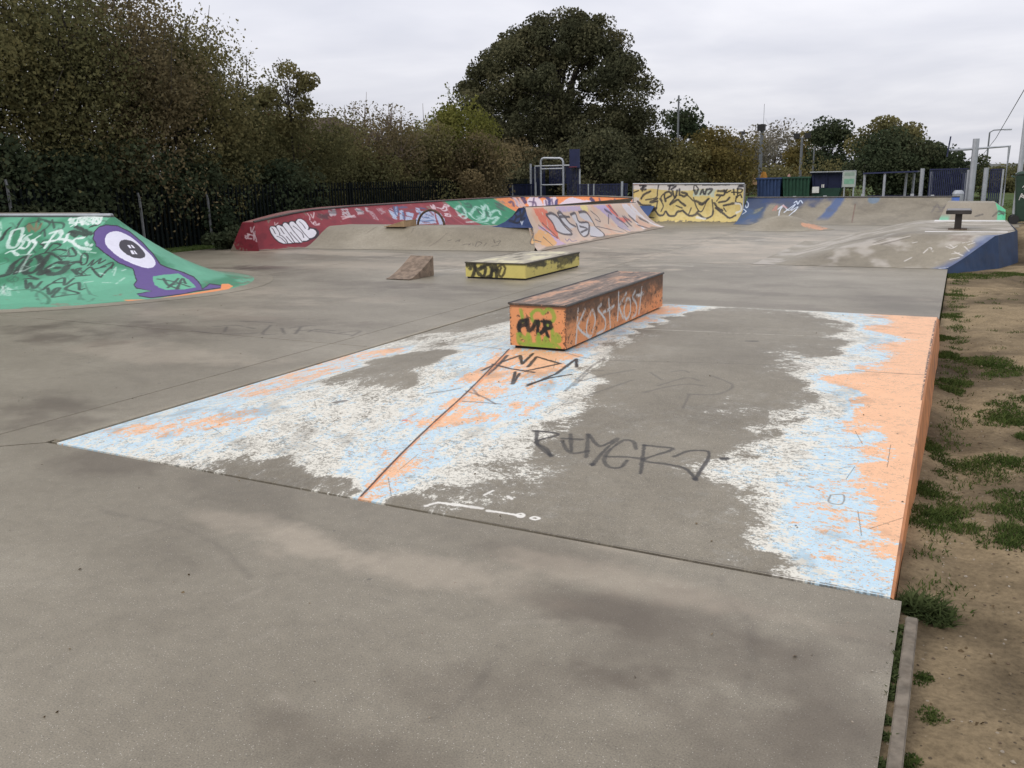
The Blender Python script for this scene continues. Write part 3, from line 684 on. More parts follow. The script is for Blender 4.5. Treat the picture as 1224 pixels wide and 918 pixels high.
# ---- low yellow block (manual pad)
px0, px1, py0, py1, pz = -7.3, -6.18, 12.42, 14.66, 0.275
pad = thing('manual_pad', 'low pale yellow concrete block with black tagging, behind the orange ledge', 'skate block', (-6.74, 13.5, 0))
b = MB(); a1, a2 = px1 - px0, py1 - py0
b.face([(px0, py0, .03), (px1, py0, .03), (px1, py0, pz - .02), (px0, py0, pz - .02)], [(0, 0), (a1, 0), (a1, .225), (0, .225)])
b.face([(px1, py0, .03), (px1, py1, .03), (px1, py1, pz - .02), (px1, py0, pz - .02)], [(a1, 0), (a1 + a2, 0), (a1 + a2, .225), (a1, .225)])
b.face([(px1, py1, .03), (px0, py1, .03), (px0, py1, pz - .02), (px1, py1, pz - .02)], [(.1, .1), (.12, .1), (.12, .12), (.1, .12)])
b.face([(px0, py1, .03), (px0, py0, .03), (px0, py0, pz - .02), (px0, py1, pz - .02)], [(a1, 0), (a1 + a2, 0), (a1 + a2, .225), (a1, .225)])
cv = Canvas(b.surf(), a1 + a2, .225, 220, 61)
cv.fill((208, 194, 112))
v = (np.arange(cv.h) + .5)[:, None] / cv.h; u = (np.arange(cv.w) + .5)[None, :] / cv.ppm
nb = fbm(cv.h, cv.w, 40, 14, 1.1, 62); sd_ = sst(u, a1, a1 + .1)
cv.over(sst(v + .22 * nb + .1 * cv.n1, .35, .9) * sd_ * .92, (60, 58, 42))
cv.over(sst(nb, .8, 2) * .5, (150, 138, 66)); cv.over(sst(v, .88, .95) * (1 - sd_) * .6, (90, 84, 50))
ZP = (540, 180, 3.99)
S(cv, ZP, 2.2, (36, 34, 28), [[(100, 535), (110, 570), (100, 600)], [(70, 545), (90, 548), (88, 562)], [(108, 532), (120, 575), (150, 600), (160, 560), (130, 565)], [(140, 555), (180, 545), (190, 590), (160, 605)], [(185, 600), (205, 545), (215, 600)], [(195, 575), (220, 570)]], .85)
S(cv, ZP, 1.3, (52, 46, 30), [[(215, 560), (240, 545), (255, 565), (240, 600), (225, 590), (235, 560)], [(120, 610), (180, 605)]], .8)
put(b, 'pad_body', painted('yellow_block_paint', cv), pad)
b = MB(); b.box(px0 + .02, px1 - .02, py0 + .02, py1 - .02, -.02, .03); put(b, 'pad_foot', M_DARK, pad)
b = MB(); gxx = [px0 - .008, px1 + .008]; gyy = [py0 - .008, py1 + .008]
b.grid([[(x, y, pz) for x in gxx] for y in gyy], [[(x - gxx[0], y - gyy[0]) for x in gxx] for y in gyy])
tp = [(gxx[0], gyy[0]), (gxx[1], gyy[0]), (gxx[1], gyy[1]), (gxx[0], gyy[1])]
for A, B in zip(tp, tp[1:] + tp[:1]):
    b.face([(A[0], A[1], pz - .02), (B[0], B[1], pz - .02), (B[0], B[1], pz), (A[0], A[1], pz)], [(.005, 0), (.005, 2), (.012, 2), (.012, 0)])
cv = Canvas(b.surf(), a1 + .016, a2 + .016, 160, 71)
cv.fill((178, 170, 150)); n = fbm(cv.h, cv.w, 30, 60, 1, 72)
cv.over(sst(n, .2, 1.2) * .8, (222, 214, 176)); cv.over(sst(-n, .6, 1.6) * .8, (104, 96, 80))
uu = np.abs((np.arange(cv.w) + .5)[None, :] / cv.w - .5); cv.over(sst(uu, .46, .49) * .85 * np.ones((cv.h, 1)), (58, 54, 44))
put(b, 'pad_top', painted('pale_block_top', cv), pad)

# ---- plywood kickers
M_PLY = plain('weathered_plywood', (0.27, 0.20, 0.145), 0.8, 0.5, 11, 0, (0.12, 0.085, 0.06))
M_PLY2 = plain('bare_plywood', (0.40, 0.27, 0.15), 0.75, 0.3, 9)
def kicker(x0, x1, y0, y1, z0, h, dirx, mat, label, curve=1.35):
    """dirx: height rises along +Y (0) or +X (1)"""
    t = thing('kicker_ramp', label, 'kicker ramp', ((x0 + x1) / 2, (y0 + y1) / 2, z0))
    n = 10
    def pt(s, q, z):
        return (x0 + (x1 - x0) * s, y0 + (y1 - y0) * q, z0 + z) if not dirx else (x0 + (x1 - x0) * q, y0 + (y1 - y0) * s, z0 + z)
    prof = [(i / n, h * (0.03 + 0.97 * (i / n) ** curve)) for i in range(n + 1)]
    d = MB(); d.grid([[pt(s, q, z) for s in (0, .5, 1)] for q, z in prof]); d.grid([[pt(s, q, z - .015) for s in (1, .5, 0)] for q, z in prof])
    for s in (0, 1):
        d.grid([[pt(s, q, z - .015) for q, z in prof], [pt(s, q, z) for q, z in prof]])
    d.face([pt(0, 1, h - .015), pt(1, 1, h - .015), pt(1, 1, h), pt(0, 1, h)])
    put(d, 'deck_panel', mat, t, smooth=False)
    for s in (.012, .988):
        d = MB()
        for sa in (s - .008, s + .008):
            f = [pt(sa, q, max(z - .017, .004)) for q, z in prof] + [pt(sa, 1, 0), pt(sa, 0, 0)]
            d.face(f if sa < s else f[::-1])
        d.face([pt(s - .008, 1, 0), pt(s + .008, 1, 0), pt(s + .008, 1, h - .017), pt(s - .008, 1, h - .017)])
        put(d, 'side_panel', mat, t)
    d = MB(); d.face([pt(.03, .985, 0), pt(.97, .985, 0), pt(.97, .985, h - .02), pt(.03, .985, h - .02)]); put(d, 'back_panel', mat, t)
    return t
kicker(-8.53, -8.06, 11.86, 12.62, 0.003, .335, 0, M_PLY, 'weathered brown plywood kicker ramp standing on the concrete left of the yellow block')

# ================================================================== GREEN QUARTER with rounded end (left)
CX, CY, QR, QH = -12.72, 9.95, 3.15, 1.15
def qr(a): return float(np.interp(math.degrees(a), [0, 20, 53, 77, 90, 119, 150, 205], [3.32, 3.12, 2.72, 2.64, 2.58, 2.30, 2.1, 2.1]))
def qz(t): return QH * t ** 1.75
g = MB(); cols = []; NU = 26; NA = 30
def base_y(x): return CY - QR - 0.14 * max(0, min(1, (CX - x) / 6))
for i in range(NU): cols.append(('s', -21.5 + (CX + 21.5) * i / (NU - 1)))
for i in range(1, NA + 1): cols.append(('a', math.radians(205) * i / NA))
NP = 14; P = []; UVs = []
for j in range(NP + 1):
    t = j / NP; row = []; ru = []
    for kind, a in cols:
        if kind == 's':
            yb = base_y(a); x, y = a, yb + (CY - yb) * t; uu = a + 21.5
        else:
            r = qr(a) * (1 - t); x, y = CX + r * math.sin(a), CY - r * math.cos(a); uu = (CX + 21.5) + a * 1.6
        row.append((x, y, qz(t) + .004)); ru.append((uu, t * 3.0))
    P.append(row); UVs.append(ru)
g.grid(P, UVs)
cv = Canvas(g.surf(), CX + 21.5 + math.radians(205) * 1.6 + .05, 3.01, 125, 81)
cv.fill((98, 168, 136))
n = fbm(cv.h, cv.w, 90, 60, 1.2, 82)
v = (np.arange(cv.h) + .5)[:, None] / cv.h; u = (np.arange(cv.w) + .5)[None, :] / cv.ppm
cv.over(sst(n + 1.3 * (v - .45), .1, 1.3) * .75, (50, 122, 86)); cv.over(sst(-n, .5, 1.8) * .4, (120, 196, 160))
cv.over(sst(v + .06 * n, .12, .02) * .5, (170, 200, 180)) if False else None
cv.a *= 1 - sst(cv.n1 + cv.n2 * .5 + 6 * (.10 - v), 1.3, 2.0) * .8
cv.a *= 1 - sst(u, 12.0, 13.0) * .6                                    # worn round the toe
cv.over(sst(v, .975, .985) * np.ones_like(u), (52, 50, 50))
Z1 = (0, 240, 7.06); Z5 = (0, 200, 3.99)
WH = (226, 236, 230); BK = (44, 46, 44); DG = (58, 74, 66)
cv.over(np.exp(-((u - 3.6) / .8) ** 2) * sst(v, .5, .8) * .6, (96, 100, 96))
S(cv, Z1, .9, (150, 104, 78), [[(230, 210), (250, 260), (240, 190), (290, 245), (310, 170), (300, 260), (350, 190), (330, 240)]], .8)
S(cv, Z1, 1.0, DG, [[(170, 260), (230, 200), (300, 180), (360, 160), (420, 190), (380, 240), (330, 270)], [(380, 170), (440, 180), (530, 190), (530, 230), (470, 250)], [(340, 280), (370, 240), (380, 300)], [(150, 200), (190, 150), (110, 280)], [(440, 160), (460, 230)]], .8)
S(cv, Z1, 2.0, BK, [[(640, 216), (700, 245), (778, 284)], [(590, 262), (640, 262), (740, 296)], [(770, 215), (830, 200)], [(10, 330), (50, 260), (80, 232)], [(590, 262), (640, 300)]], .85)
S(cv, Z1, 1.1, BK, [[(340, 400), (372, 382), (346, 362)], [(380, 440), (450, 362), (512, 376), (440, 420), (500, 410), (560, 420)], [(500, 465), (560, 430), (606, 396), (640, 462), (512, 466)], [(582, 420), (586, 455)], [(340, 450), (420, 440), (520, 500)]], .85)
S(cv, Z1, 3.2, BK, [[(12, 634), (80, 618), (106, 545), (176, 486), (236, 470)], [(240, 475), (170, 550), (128, 612)], [(240, 500), (316, 470), (346, 528), (290, 598), (220, 610), (214, 560), (256, 505)], [(406, 462), (346, 575), (352, 618), (404, 598)], [(572, 526), (480, 520), (404, 560), (392, 598), (452, 620), (532, 598), (570, 545)]], .85)
S(cv, Z1, 2.4, BK, [[(470, 566), (492, 566)]], .85)
S(cv, Z1, 1.6, (200, 216, 206), [[(140, 600), (200, 590), (240, 570)], [(165, 600), (200, 540), (255, 450)], [(410, 570), (450, 555)]], .6)
S(cv, Z1, 1.1, BK, [[(580, 548), (660, 512), (600, 520), (690, 522)], [(676, 520), (700, 446), (738, 462), (730, 522), (690, 540), (680, 500)], [(740, 548), (790, 500), (772, 545), (850, 488), (832, 530), (890, 500)], [(850, 560), (950, 520), (940, 570)],
   [(610, 580), (652, 622), (640, 580), (684, 570), (650, 600), (692, 622)], [(692, 612), (760, 560), (800, 600), (840, 640)], [(780, 580), (890, 555)], [(850, 645), (900, 590), (960, 540)], [(640, 636), (760, 626)]], .85)
S(cv, Z1, 1.0, BK, [[(200, 660), (250, 655), (322, 662), (240, 630)], [(214, 668), (230, 740), (252, 690), (290, 740), (350, 682)], [(360, 752), (432, 700), (540, 690), (450, 688), (540, 650), (546, 710), (622, 655)], [(402, 735), (420, 790), (470, 740), (502, 742), (440, 812), (530, 800), (665, 780), (552, 742), (660, 690), (672, 750), (710, 742)]], .8)
rs = random.Random(8)
for i in range(26):
    x_, y_ = rs.uniform(-20, 760), rs.uniform(150, 800); L_s = [(x_, y_)]
    for k_ in range(rs.randint(3, 6)): x_ += rs.uniform(-40, 75); y_ += rs.uniform(-55, 55); L_s.append((x_, y_))
    S(cv, Z1, rs.choice((.5, .7, .9)), rs.choice((BK, DG, DG, (186, 214, 200), (70, 104, 88))), [L_s], rs.uniform(.25, .6), .5, .15, rs.random() < .5)
S(cv, Z1, .9, (64, 110, 86), [[(110, 758), (250, 750), (350, 775), (412, 830), (400, 872)], [(0, 540), (60, 520), (70, 500), (40, 480)], [(60, 660), (100, 640), (150, 650), (140, 680), (80, 680), (60, 660)]], .8)
S(cv, Z1, 1.6, WH, [[(105, 252), (66, 375), (112, 396), (150, 368), (192, 238), (105, 252)], [(205, 290), (165, 332), (200, 350), (160, 400), (122, 420)], [(262, 284), (216, 310), (250, 350), (216, 400), (170, 396)], [(332, 296), (286, 332), (300, 362), (240, 445)], [(270, 330), (300, 362)], [(56, 440), (100, 424), (150, 460)]], .9)
S(cv, Z1, 1.9, WH, [[(474, 265), (430, 320), (376, 400)], [(426, 272), (500, 252), (522, 282), (480, 330), (420, 342), (368, 352)], [(570, 284), (548, 348)], [(500, 322), (560, 330), (612, 346)], [(706, 312), (640, 320), (618, 352), (680, 396), (766, 412)], [(724, 350), (742, 374)], [(768, 372), (772, 376)]], .95)
S(cv, Z1, 1.3, WH, [[(590, 150), (600, 186), (622, 160), (590, 185), (640, 190), (600, 215)], [(640, 206), (666, 146), (692, 202)], [(650, 186), (690, 182)], [(702, 202), (702, 150), (732, 160), (705, 175), (742, 196)], [(772, 150), (746, 166), (780, 180), (746, 202)], [(788, 150), (786, 196), (812, 150), (790, 172), (818, 195)], [(822, 150), (840, 190), (856, 140), (830, 196)], [(582, 160), (700, 140), (850, 140)]], .95)
S(cv, Z1, 1.0, (206, 226, 214), [[(0, 770), (40, 720), (90, 750)], [(0, 800), (60, 740), (80, 800)], [(20, 720), (50, 800)], [(650, 420), (700, 470), (720, 480)], [(730, 430), (810, 440)], [(840, 610), (880, 620)], [(950, 600), (980, 560), (960, 630)], [(1030, 590), (1059, 580)], [(870, 690), (940, 690)], [(980, 700), (1050, 650)], [(700, 690), (780, 680)], [(150, 460), (200, 455), (280, 450)], [(0, 180), (8, 240), (0, 300)]], .65, .6, .2)
# painted creature on a board
PUR = (98, 78, 138); PUD = (46, 40, 58)
c1 = [(443, 340), (448, 306), (470, 282), (505, 272), (560, 276), (620, 305), (680, 355), (735, 415), (768, 462), (795, 474), (870, 497), (925, 520), (955, 552), (966, 578), (1000, 553), (1053, 560), (1060, 576), (940, 592), (880, 605), (830, 612), (720, 625), (664, 616), (650, 602), (720, 590), (650, 578), (634, 560), (650, 540), (630, 484), (560, 455), (500, 412), (455, 375)]
cv.poly(c1, Z5, PUD, 1, .5); 
def shrink(P, k):
    o = []
    for i, (x, y) in enumerate(P):
        (ax, ay), (bx, by) = P[i - 1], P[(i + 1) % len(P)]
        dx, dy = bx - ax, by - ay; L = math.hypot(dx, dy) or 1; o.append((x - dy / L * k, y + dx / L * k))
    return o
cv.poly(shrink(c1, 5), Z5, PUR, 1, .5)
cv.poly([(728, 520), (785, 512), (850, 506), (900, 535), (936, 572), (880, 582), (790, 584), (735, 562)], Z5, (104, 182, 146), 1, .5)
cv.poly([(500, 340), (515, 315), (560, 305), (620, 330), (680, 380), (730, 430), (743, 455), (730, 476), (690, 479), (620, 455), (550, 415), (505, 370)], Z5, (226, 224, 236), 1, .4, smooth=True)
cv.poly([(568, 372), (575, 352), (600, 345), (640, 358), (680, 395), (692, 420), (680, 433), (645, 432), (605, 415), (575, 390)], Z5, (66, 62, 70), 1, .4, smooth=True)
for q in ([(606, 370), (617, 370), (628, 385), (618, 386)], [(622, 370), (630, 370), (644, 385), (634, 385)], [(620, 396), (632, 396), (644, 414), (630, 414)], [(636, 396), (644, 398), (656, 414), (648, 414)]): cv.poly(q, Z5, (232, 230, 240), 1, .2)
cv.poly([(585, 632), (720, 630), (900, 602), (1052, 578), (1056, 556), (1090, 555), (1112, 566), (1090, 582), (930, 612), (730, 638), (620, 642)], Z5, (240, 150, 92), 1, .5)
S(cv, Z5, .9, (150, 60, 40), [[(590, 640), (730, 640), (930, 614), (1085, 585)]], .6)
S(cv, Z5, 1.2, (58, 66, 64), [[(752, 533), (830, 545), (905, 570)], [(780, 530), (800, 560), (850, 580)], [(800, 575), (835, 545), (850, 530)], [(820, 560), (870, 550)], [(845, 580), (870, 530), (885, 555)]], .9)
gq = thing('quarter_pipe', 'green quarter pipe with rounded end and a purple one-eyed figure painted on it', 'quarter pipe', (CX, CY, 0))
put(g, 'riding_face', painted('green_mural', cv), gq, smooth=True)
b = MB(); b.tube([(-21.5, CY - .005, QH + .0), (CX, CY - .005, QH + .0)], .032, 8); put(b, 'coping', M_GALV, gq)
b = MB(); b.box(-21.5, CX - 1.75, CY + .01, CY + 1.1, 0, QH + .002); put(b, 'platform', M_CONC_L, gq)
# pale apron round the toe
b = MB(); A = [];
for k_ in range(31):
    a = math.radians(-5 + 200 * k_ / 30); A.append([(CX + r_ * math.sin(a), CY - r_ * math.cos(a), z_) for r_, z_ in ((qr(max(a, 0)) + .30, .004), (qr(max(a, 0)) - .03, .008))])
b.grid(A); b.f = [f for f in b.f]; put(b, 'toe_apron', M_CONC_L, gq, smooth=True)

# ================================================================== RED / GREEN / ORANGE quarter along the far side
SEC = [(16.1, -15.47, .70, -15.36), (16.8, -15.5, .77, -15.02), (17.6, -15.55, .84, -14.62), (18.4, -15.6, .89, -14.15), (20.2, -15.6, .93, -13.5)] + [(20.2 + 10.7 * i / 8, -15.6, .93, -13.4) for i in range(1, 9)]
r = MB(); P = []; UVs = []
for j in range(13):
    t = j / 12; P.append([(xb + (xt - xb) * (1 - (1 - t) ** 1.0), y, zt_ * t ** 1.75 + .005) for y, xt, zt_, xb in SEC]); UVs.append([(y - 16.0, t * 1.8) for y, *_ in SEC])
r.grid(P, UVs)
cv = Canvas(r.surf(), 15.0, 1.82, 170, 91)
v = (np.arange(cv.h) + .5)[:, None] / cv.h; u = (np.arange(cv.w) + .5)[None, :] / cv.ppm
cv.fill((140, 44, 54)); n = fbm(cv.h, cv.w, 50, 50, 1.2, 92)
cv.over(sst(n, .3, 1.6) * .5, (168, 70, 76)); cv.over(sst(-n, .5, 1.8) * .4, (100, 34, 44))
GB = 25.25 - 16; OB = 28.9 - 16
cv.over((u + (v - .5) * .0 > GB).astype(np.float32) * np.ones_like(v), (44, 134, 94))
cv.over((u + v * .9 > OB + .7).astype(np.float32), (228, 140, 84))
cv.over(sst(n, .1, 1.5) * .4 * (u > GB) * (u < OB), (84, 168, 132))
wear = sst(.14 + .05 * n + .02 * cv.n1 - v, -.02, .03); cv.a *= 1 - wear * .8
cv.a *= 1 - sst(cv.n1 * .6 + n * .7, 1.5, 2.0) * .7
ZR = (280, 220, 7.65); ZG = (440, 220, 7.65); ZO = (590, 180, 7.06)
ZM = (316, 256, 17.486)
ob = [(95, 310), (115, 250), (165, 240), (215, 245), (250, 225), (310, 215), (370, 215), (395, 165), (440, 160), (505, 170), (530, 145), (590, 135), (645, 145), (665, 105), (720, 85), (790, 95), (850, 140), (905, 205), (935, 265), (1000, 285), (1080, 300), (1135, 350), (1145, 420), (1090, 500), (960, 540), (900, 575), (800, 590), (740, 615), (640, 605), (560, 625), (400, 630), (300, 595), (210, 520), (140, 420)]
cv.poly(ob, ZM, (52, 42, 48), 1, .3)
inn = [(112, 310), (130, 262), (165, 255), (210, 262), (245, 290), (258, 240), (300, 228), (345, 245), (380, 262), (386, 215), (415, 180), (450, 178), (495, 215), (525, 240), (522, 185), (555, 155), (605, 158), (660, 210), (662, 150), (700, 105), (760, 100), (820, 130), (880, 190), (925, 270), (915, 325), (960, 305), (1020, 310), (1075, 350), (1085, 410), (1050, 465), (985, 500), (940, 500), (930, 530), (880, 558), (810, 555), (790, 590), (740, 592), (630, 590), (560, 605), (490, 608), (400, 612), (310, 575), (220, 500), (150, 400)]
cv.poly(inn, ZM, (236, 232, 236), 1, .25)
S(cv, ZM, .5, (52, 44, 50), [[(150, 285), (185, 320), (222, 395), (235, 410)], [(240, 265), (275, 320), (320, 400), (322, 440), (360, 450), (440, 520), (490, 605)], [(265, 460), (350, 500), (455, 600)], [(340, 295), (370, 350), (415, 410)], [(380, 240), (450, 330), (540, 450), (630, 590)], [(460, 465), (520, 530), (590, 600)], [(522, 225), (600, 340), (700, 460), (795, 580)], [(545, 380), (620, 470), (735, 590)], [(605, 250), (700, 320), (790, 400), (825, 490)], [(660, 190), (760, 310), (850, 420), (940, 515)], [(735, 155), (800, 215), (855, 295)], [(915, 325), (940, 320)]], .95, .3)
S(cv, ZR, .7, (222, 200, 200), [[(700, 340), (720, 365), (740, 340), (750, 370), (780, 360)], [(670, 270), (690, 300), (690, 330)], [(700, 275), (720, 310), (730, 260)], [(370, 350), (375, 375), (400, 355)], [(980, 300), (1110, 300)], [(990, 320), (1100, 285)], [(720, 350), (735, 375), (780, 372)]], .9)
S(cv, ZR, 2.2, (66, 44, 48), [[(775, 280), (830, 290), (860, 280)], [(770, 300), (850, 310)]], .7, .5, .2)
for q in ([(850, 230), (925, 225), (935, 290), (880, 295)], [(965, 225), (1035, 222), (1080, 310), (990, 290)], [(1100, 222), (1165, 222), (1190, 275), (1130, 280)], [(1195, 215), (1224, 215), (1224, 255), (1205, 250)]): cv.poly(q, ZR, (192, 184, 186), .9, 2.5, .35)
S(cv, ZR, 1.5, (92, 88, 92), [[(870, 260), (930, 265)], [(880, 240), (925, 245)], [(1120, 240), (1170, 250)]], .7, .5, .2)
for q in ([(70, 225), (120, 215), (160, 255), (120, 280)], [(0, 240), (40, 250), (100, 330), (50, 320)]): cv.poly(q, ZG, (190, 176, 178), .7, 2.5, .4)
LB = (176, 196, 220); DB = (66, 92, 138)
for q in ([(180, 235), (210, 215), (260, 290), (265, 325), (235, 318)], [(235, 205), (268, 205), (275, 290), (250, 275)], [(285, 245), (320, 235), (330, 325), (290, 325)], [(345, 250), (420, 270), (400, 340), (340, 330)], [(430, 215), (470, 220), (480, 260), (440, 260)], [(470, 250), (600, 240), (625, 360), (420, 370)], [(615, 270), (660, 265), (705, 330), (700, 370), (650, 370)]): cv.poly(q, ZG, LB, .92, 1.6, .15)
S(cv, ZG, 1.1, DB, [[(236, 205), (252, 275), (275, 290)], [(268, 205), (270, 260)], [(290, 215), (350, 210)], [(320, 260), (330, 320)], [(470, 260), (500, 300), (560, 310)], [(520, 270), (590, 300)], [(440, 330), (520, 340), (600, 330)], [(480, 220), (520, 225)]], .8)
S(cv, ZG, 1.0, (120, 66, 80), [[(300, 230), (340, 250), (420, 230)], [(320, 290), (400, 300)], [(560, 250), (600, 290)], [(500, 350), (560, 350)]], .7)
S(cv, ZG, .9, (226, 214, 216), [[(572, 195), (590, 225), (600, 190), (612, 225), (580, 212)], [(630, 215), (680, 225), (700, 200), (720, 235), (690, 245), (670, 235)], [(700, 190), (740, 195), (715, 210)], [(700, 270), (745, 275), (750, 295), (705, 290), (730, 272)]], .92)
WG = (196, 222, 212)
S(cv, ZG, 1.5, WG, [[(800, 230), (850, 200), (890, 260), (830, 290)], [(810, 250), (860, 310), (900, 300), (870, 240)], [(930, 280), (990, 210), (1050, 230), (1080, 190), (1110, 260)], [(920, 265), (980, 320), (1060, 300), (1020, 250)], [(1000, 330), (1080, 340), (1130, 260), (1190, 240), (1210, 280)], [(900, 350), (1000, 345), (1100, 365)], [(1120, 320), (1190, 300), (1140, 360)], [(1040, 200), (1060, 280), (1000, 300)]], .85, .4, .1)
S(cv, ZG, 1.3, (52, 84, 72), [[(890, 185), (930, 180), (940, 210), (900, 210)], [(850, 225), (880, 270)], [(1000, 230), (1020, 270)], [(1080, 250), (1100, 300)]], .7)
S(cv, ZG, 3.5, (84, 78, 74), [[(1190, 190), (1220, 195)], [(1195, 215), (1220, 225)]], .8)
S(cv, FULL, .7, (180, 120, 120), [[(533, 243), (540, 258), (557, 270)]], .7)
S(cv, ZO, 1.1, (70, 60, 110), [[(130, 440), (160, 430), (170, 470)], [(150, 400), (190, 420), (200, 470)], [(200, 400), (230, 440)]], .8)
S(cv, ZO, 2.6, (214, 200, 208), [[(180, 400), (210, 470)], [(235, 410), (240, 470), (270, 450)]], .8)
for jq in (): pass
quarter_mat = painted('red_green_mural', cv)
far = thing('quarter_pipe', 'long maroon and green quarter pipe with white bubble letters, at the back left', 'quarter pipe', (-15.6, 20, 0))
put(r, 'riding_face', quarter_mat, far, smooth=True)
M_RED = plain('worn_red_top', (0.30, 0.13, 0.115), .8, .4, 5, 0, (0.30, 0.25, 0.21))
b = MB(); tops = [(y, xt, zt_) for y, xt, zt_, xb in SEC]
lft = [-15.85, -16.0, -16.2, -16.4, -16.7] + [-16.8] * 8
b.grid([[(xt, y, zt_ + .005), (l, y, zt_)] for (y, xt, zt_), l in zip(tops, lft)]); b.grid([[(l, y, zt_), (l - .25, y, -.05)] for (y, xt, zt_), l in zip(tops, lft)])
put(b, 'top_platform', M_RED, far)
e = MB(); e.face([(-16.2, 15.95, -.02), (-15.36, 16.08, -.02), (-15.47, 16.1, .705), (-15.85, 16.1, .70)], [(0, 0), (.8, 0), (.75, .7), (.35, .7)])
cv = Canvas(e.surf(), .82, .72, 150, 93); cv.fill((122, 34, 46)); cv.over(sst(cv.n1, .3, 1.5) * .5, (92, 28, 38))
v = (np.arange(cv.h) + .5)[:, None] / cv.h; u = (np.arange(cv.w) + .5)[None, :] / cv.w
cv.a *= 1 - sst(.32 - .42 * u - v + .06 * cv.n1, -.03, .08) * .9
S(cv, ZR, .7, (206, 190, 194), [[(150, 400), (160, 440), (190, 380), (200, 430)], [(200, 390), (270, 400), (220, 420), (280, 430), (230, 440)], [(175, 440), (180, 510), (190, 430)], [(190, 470), (215, 530), (260, 500), (272, 440), (240, 440), (200, 520)], [(100, 470), (110, 500), (140, 460), (100, 490), (160, 500)], [(120, 455), (170, 470)]], .9)
put(e, 'end_wall', painted('maroon_end_paint', cv), far)
b = MB(); b.tube([(xt, y, zt_ + .012) for y, xt, zt_, xb in SEC], .028, 7); put(b, 'coping', M_STEEL, far)

# orange back quarter
oq = MB(); OX = [-15.6 + 5.7 * i / 10 for i in range(11)]
ozt = lambda x: .92 - .11 * smooth01((x + 13.2) / 3.2)
P = []; UVs = []
for j in range(11):
    t = j / 10; P.append([(x, 28.9 + 2.0 * t, ozt(x) * t ** 1.7 + .005) for x in OX]); UVs.append([(x + 15.6, t * 1.8) for x in OX])
oq.grid(P, UVs)
cv = Canvas(oq.surf(), 5.72, 1.82, 110, 95); cv.fill((232, 142, 88)); cv.over(sst(cv.n1, .5, 1.8) * .4, (208, 120, 84))
cv.over(np.ones((cv.h, cv.w), np.float32) * ((np.arange(cv.w) / cv.ppm)[None, :] > 5.1), (60, 84, 130))
LV = (212, 200, 212); NV = (52, 48, 96)
for q in ([(180, 400), (200, 395), (220, 470), (195, 480)], [(280, 420), (310, 390), (380, 395), (420, 450), (400, 490), (300, 485)], [(420, 420), (470, 400), (530, 390), (540, 450), (480, 475), (420, 470)], [(540, 460), (600, 420), (640, 385), (690, 400), (745, 415), (830, 420), (820, 440), (600, 455)]): cv.poly(q, ZO, LV, .95, 1.2)
S(cv, ZO, 1.6, NV, [[(185, 395), (215, 420), (215, 475)], [(390, 392), (440, 388), (470, 420), (470, 460)], [(540, 378), (525, 460)], [(640, 382), (690, 400)], [(760, 380), (745, 410)], [(820, 405), (845, 430), (835, 440)], [(240, 390), (270, 440)]], .95)
S(cv, ZO, .9, (90, 70, 100), [[(300, 430), (350, 440), (360, 480)], [(340, 400), (330, 470)], [(440, 420), (450, 470)], [(490, 410), (500, 460)], [(130, 440), (170, 460)], [(890, 400), (900, 430)], [(950, 430), (990, 420), (1010, 440)], [(1020, 410), (1040, 440)]], .8)
S(cv, ZO, 1.0, (180, 200, 226), [[(1100, 420), (1120, 460), (1150, 420), (1160, 470)], [(1095, 450), (1170, 440)]], .8)
oqt = thing('quarter_pipe', 'orange quarter pipe with white and navy lettering below the navy court goal', 'quarter pipe', (-13, 30.5, 0))
put(oq, 'riding_face', painted('orange_mural', cv), oqt, smooth=True)
b = MB(); b.tube([(x, 30.9, ozt(x) + .01) for x in OX], .028, 7); put(b, 'coping', M_STEEL, oqt)
b = MB(); b.grid([[(x, y, z) for y, z in ((30.9, ozt(x)), (32.3, ozt(x)), (32.5, -.1))] for x in OX]); put(b, 'top_platform', M_CONC, oqt)

# ================================================================== concrete hip and orange spine in the middle distance
hb = MB(); HXs = [-14.75 + (6.25) * i / 25 for i in range(26)]
def hip_base(x): return 16.95 + .085 * (x + 14.7)
P = []; prof = [(0, 0), (.12, .015), (.3, .08), (.5, .19), (.75, .36), (.95, .47), (1.05, .5), (1.9, .5), (3.2, 0.0)]
UVs = []
for dy, z in prof:
    xe = float(np.interp(dy, [0, .5, 1.05, 1.15, 3.2], [-8.43, -8.60, -8.8, -9.3, -9.3])); XX = [min(x, xe) for x in HXs]
    P.append([(x, (hip_base(x) + dy / 1.05 * (18.12 - hip_base(x))) if dy <= 1.05 else 18.12 + (dy - 1.05), z + .006) for x in XX]); UVs.append([(x + 14.75, dy) for x in XX])
hb.grid(P, UVs)
cv = Canvas(hb.surf(), 6.3, 3.3, 110, 97)
S(cv, ZG, .55, (70, 62, 56), [[(870, 555), (900, 548), (940, 552)], [(920, 560), (950, 535), (960, 560)], [(980, 570), (1000, 530), (1040, 540), (1000, 570)], [(1060, 570), (1080, 540)], [(1130, 570), (1190, 560)], [(1150, 510), (1160, 540)], [(1170, 530), (1210, 520), (1190, 550)], [(730, 520), (760, 510)], [(800, 525), (840, 510), (830, 525)]], .7, .5, .1)
S(cv, ZG, .7, (110, 98, 86), [[(0, 440), (60, 400), (90, 385)], [(560, 570), (640, 520), (720, 450)], [(395, 445), (415, 405)]], .6)
for q, c in (([(300, 770), (330, 740), (370, 690), (400, 660), (470, 700), (560, 800), (480, 825), (360, 805)], (226, 180, 124)), ([(350, 640), (400, 640), (470, 720), (440, 730)], (214, 176, 190)), ([(330, 560), (365, 640), (400, 650), (380, 600)], (226, 150, 120))): cv.poly(q, (590, 180, 7.06), c, .85, 2.5, .25)
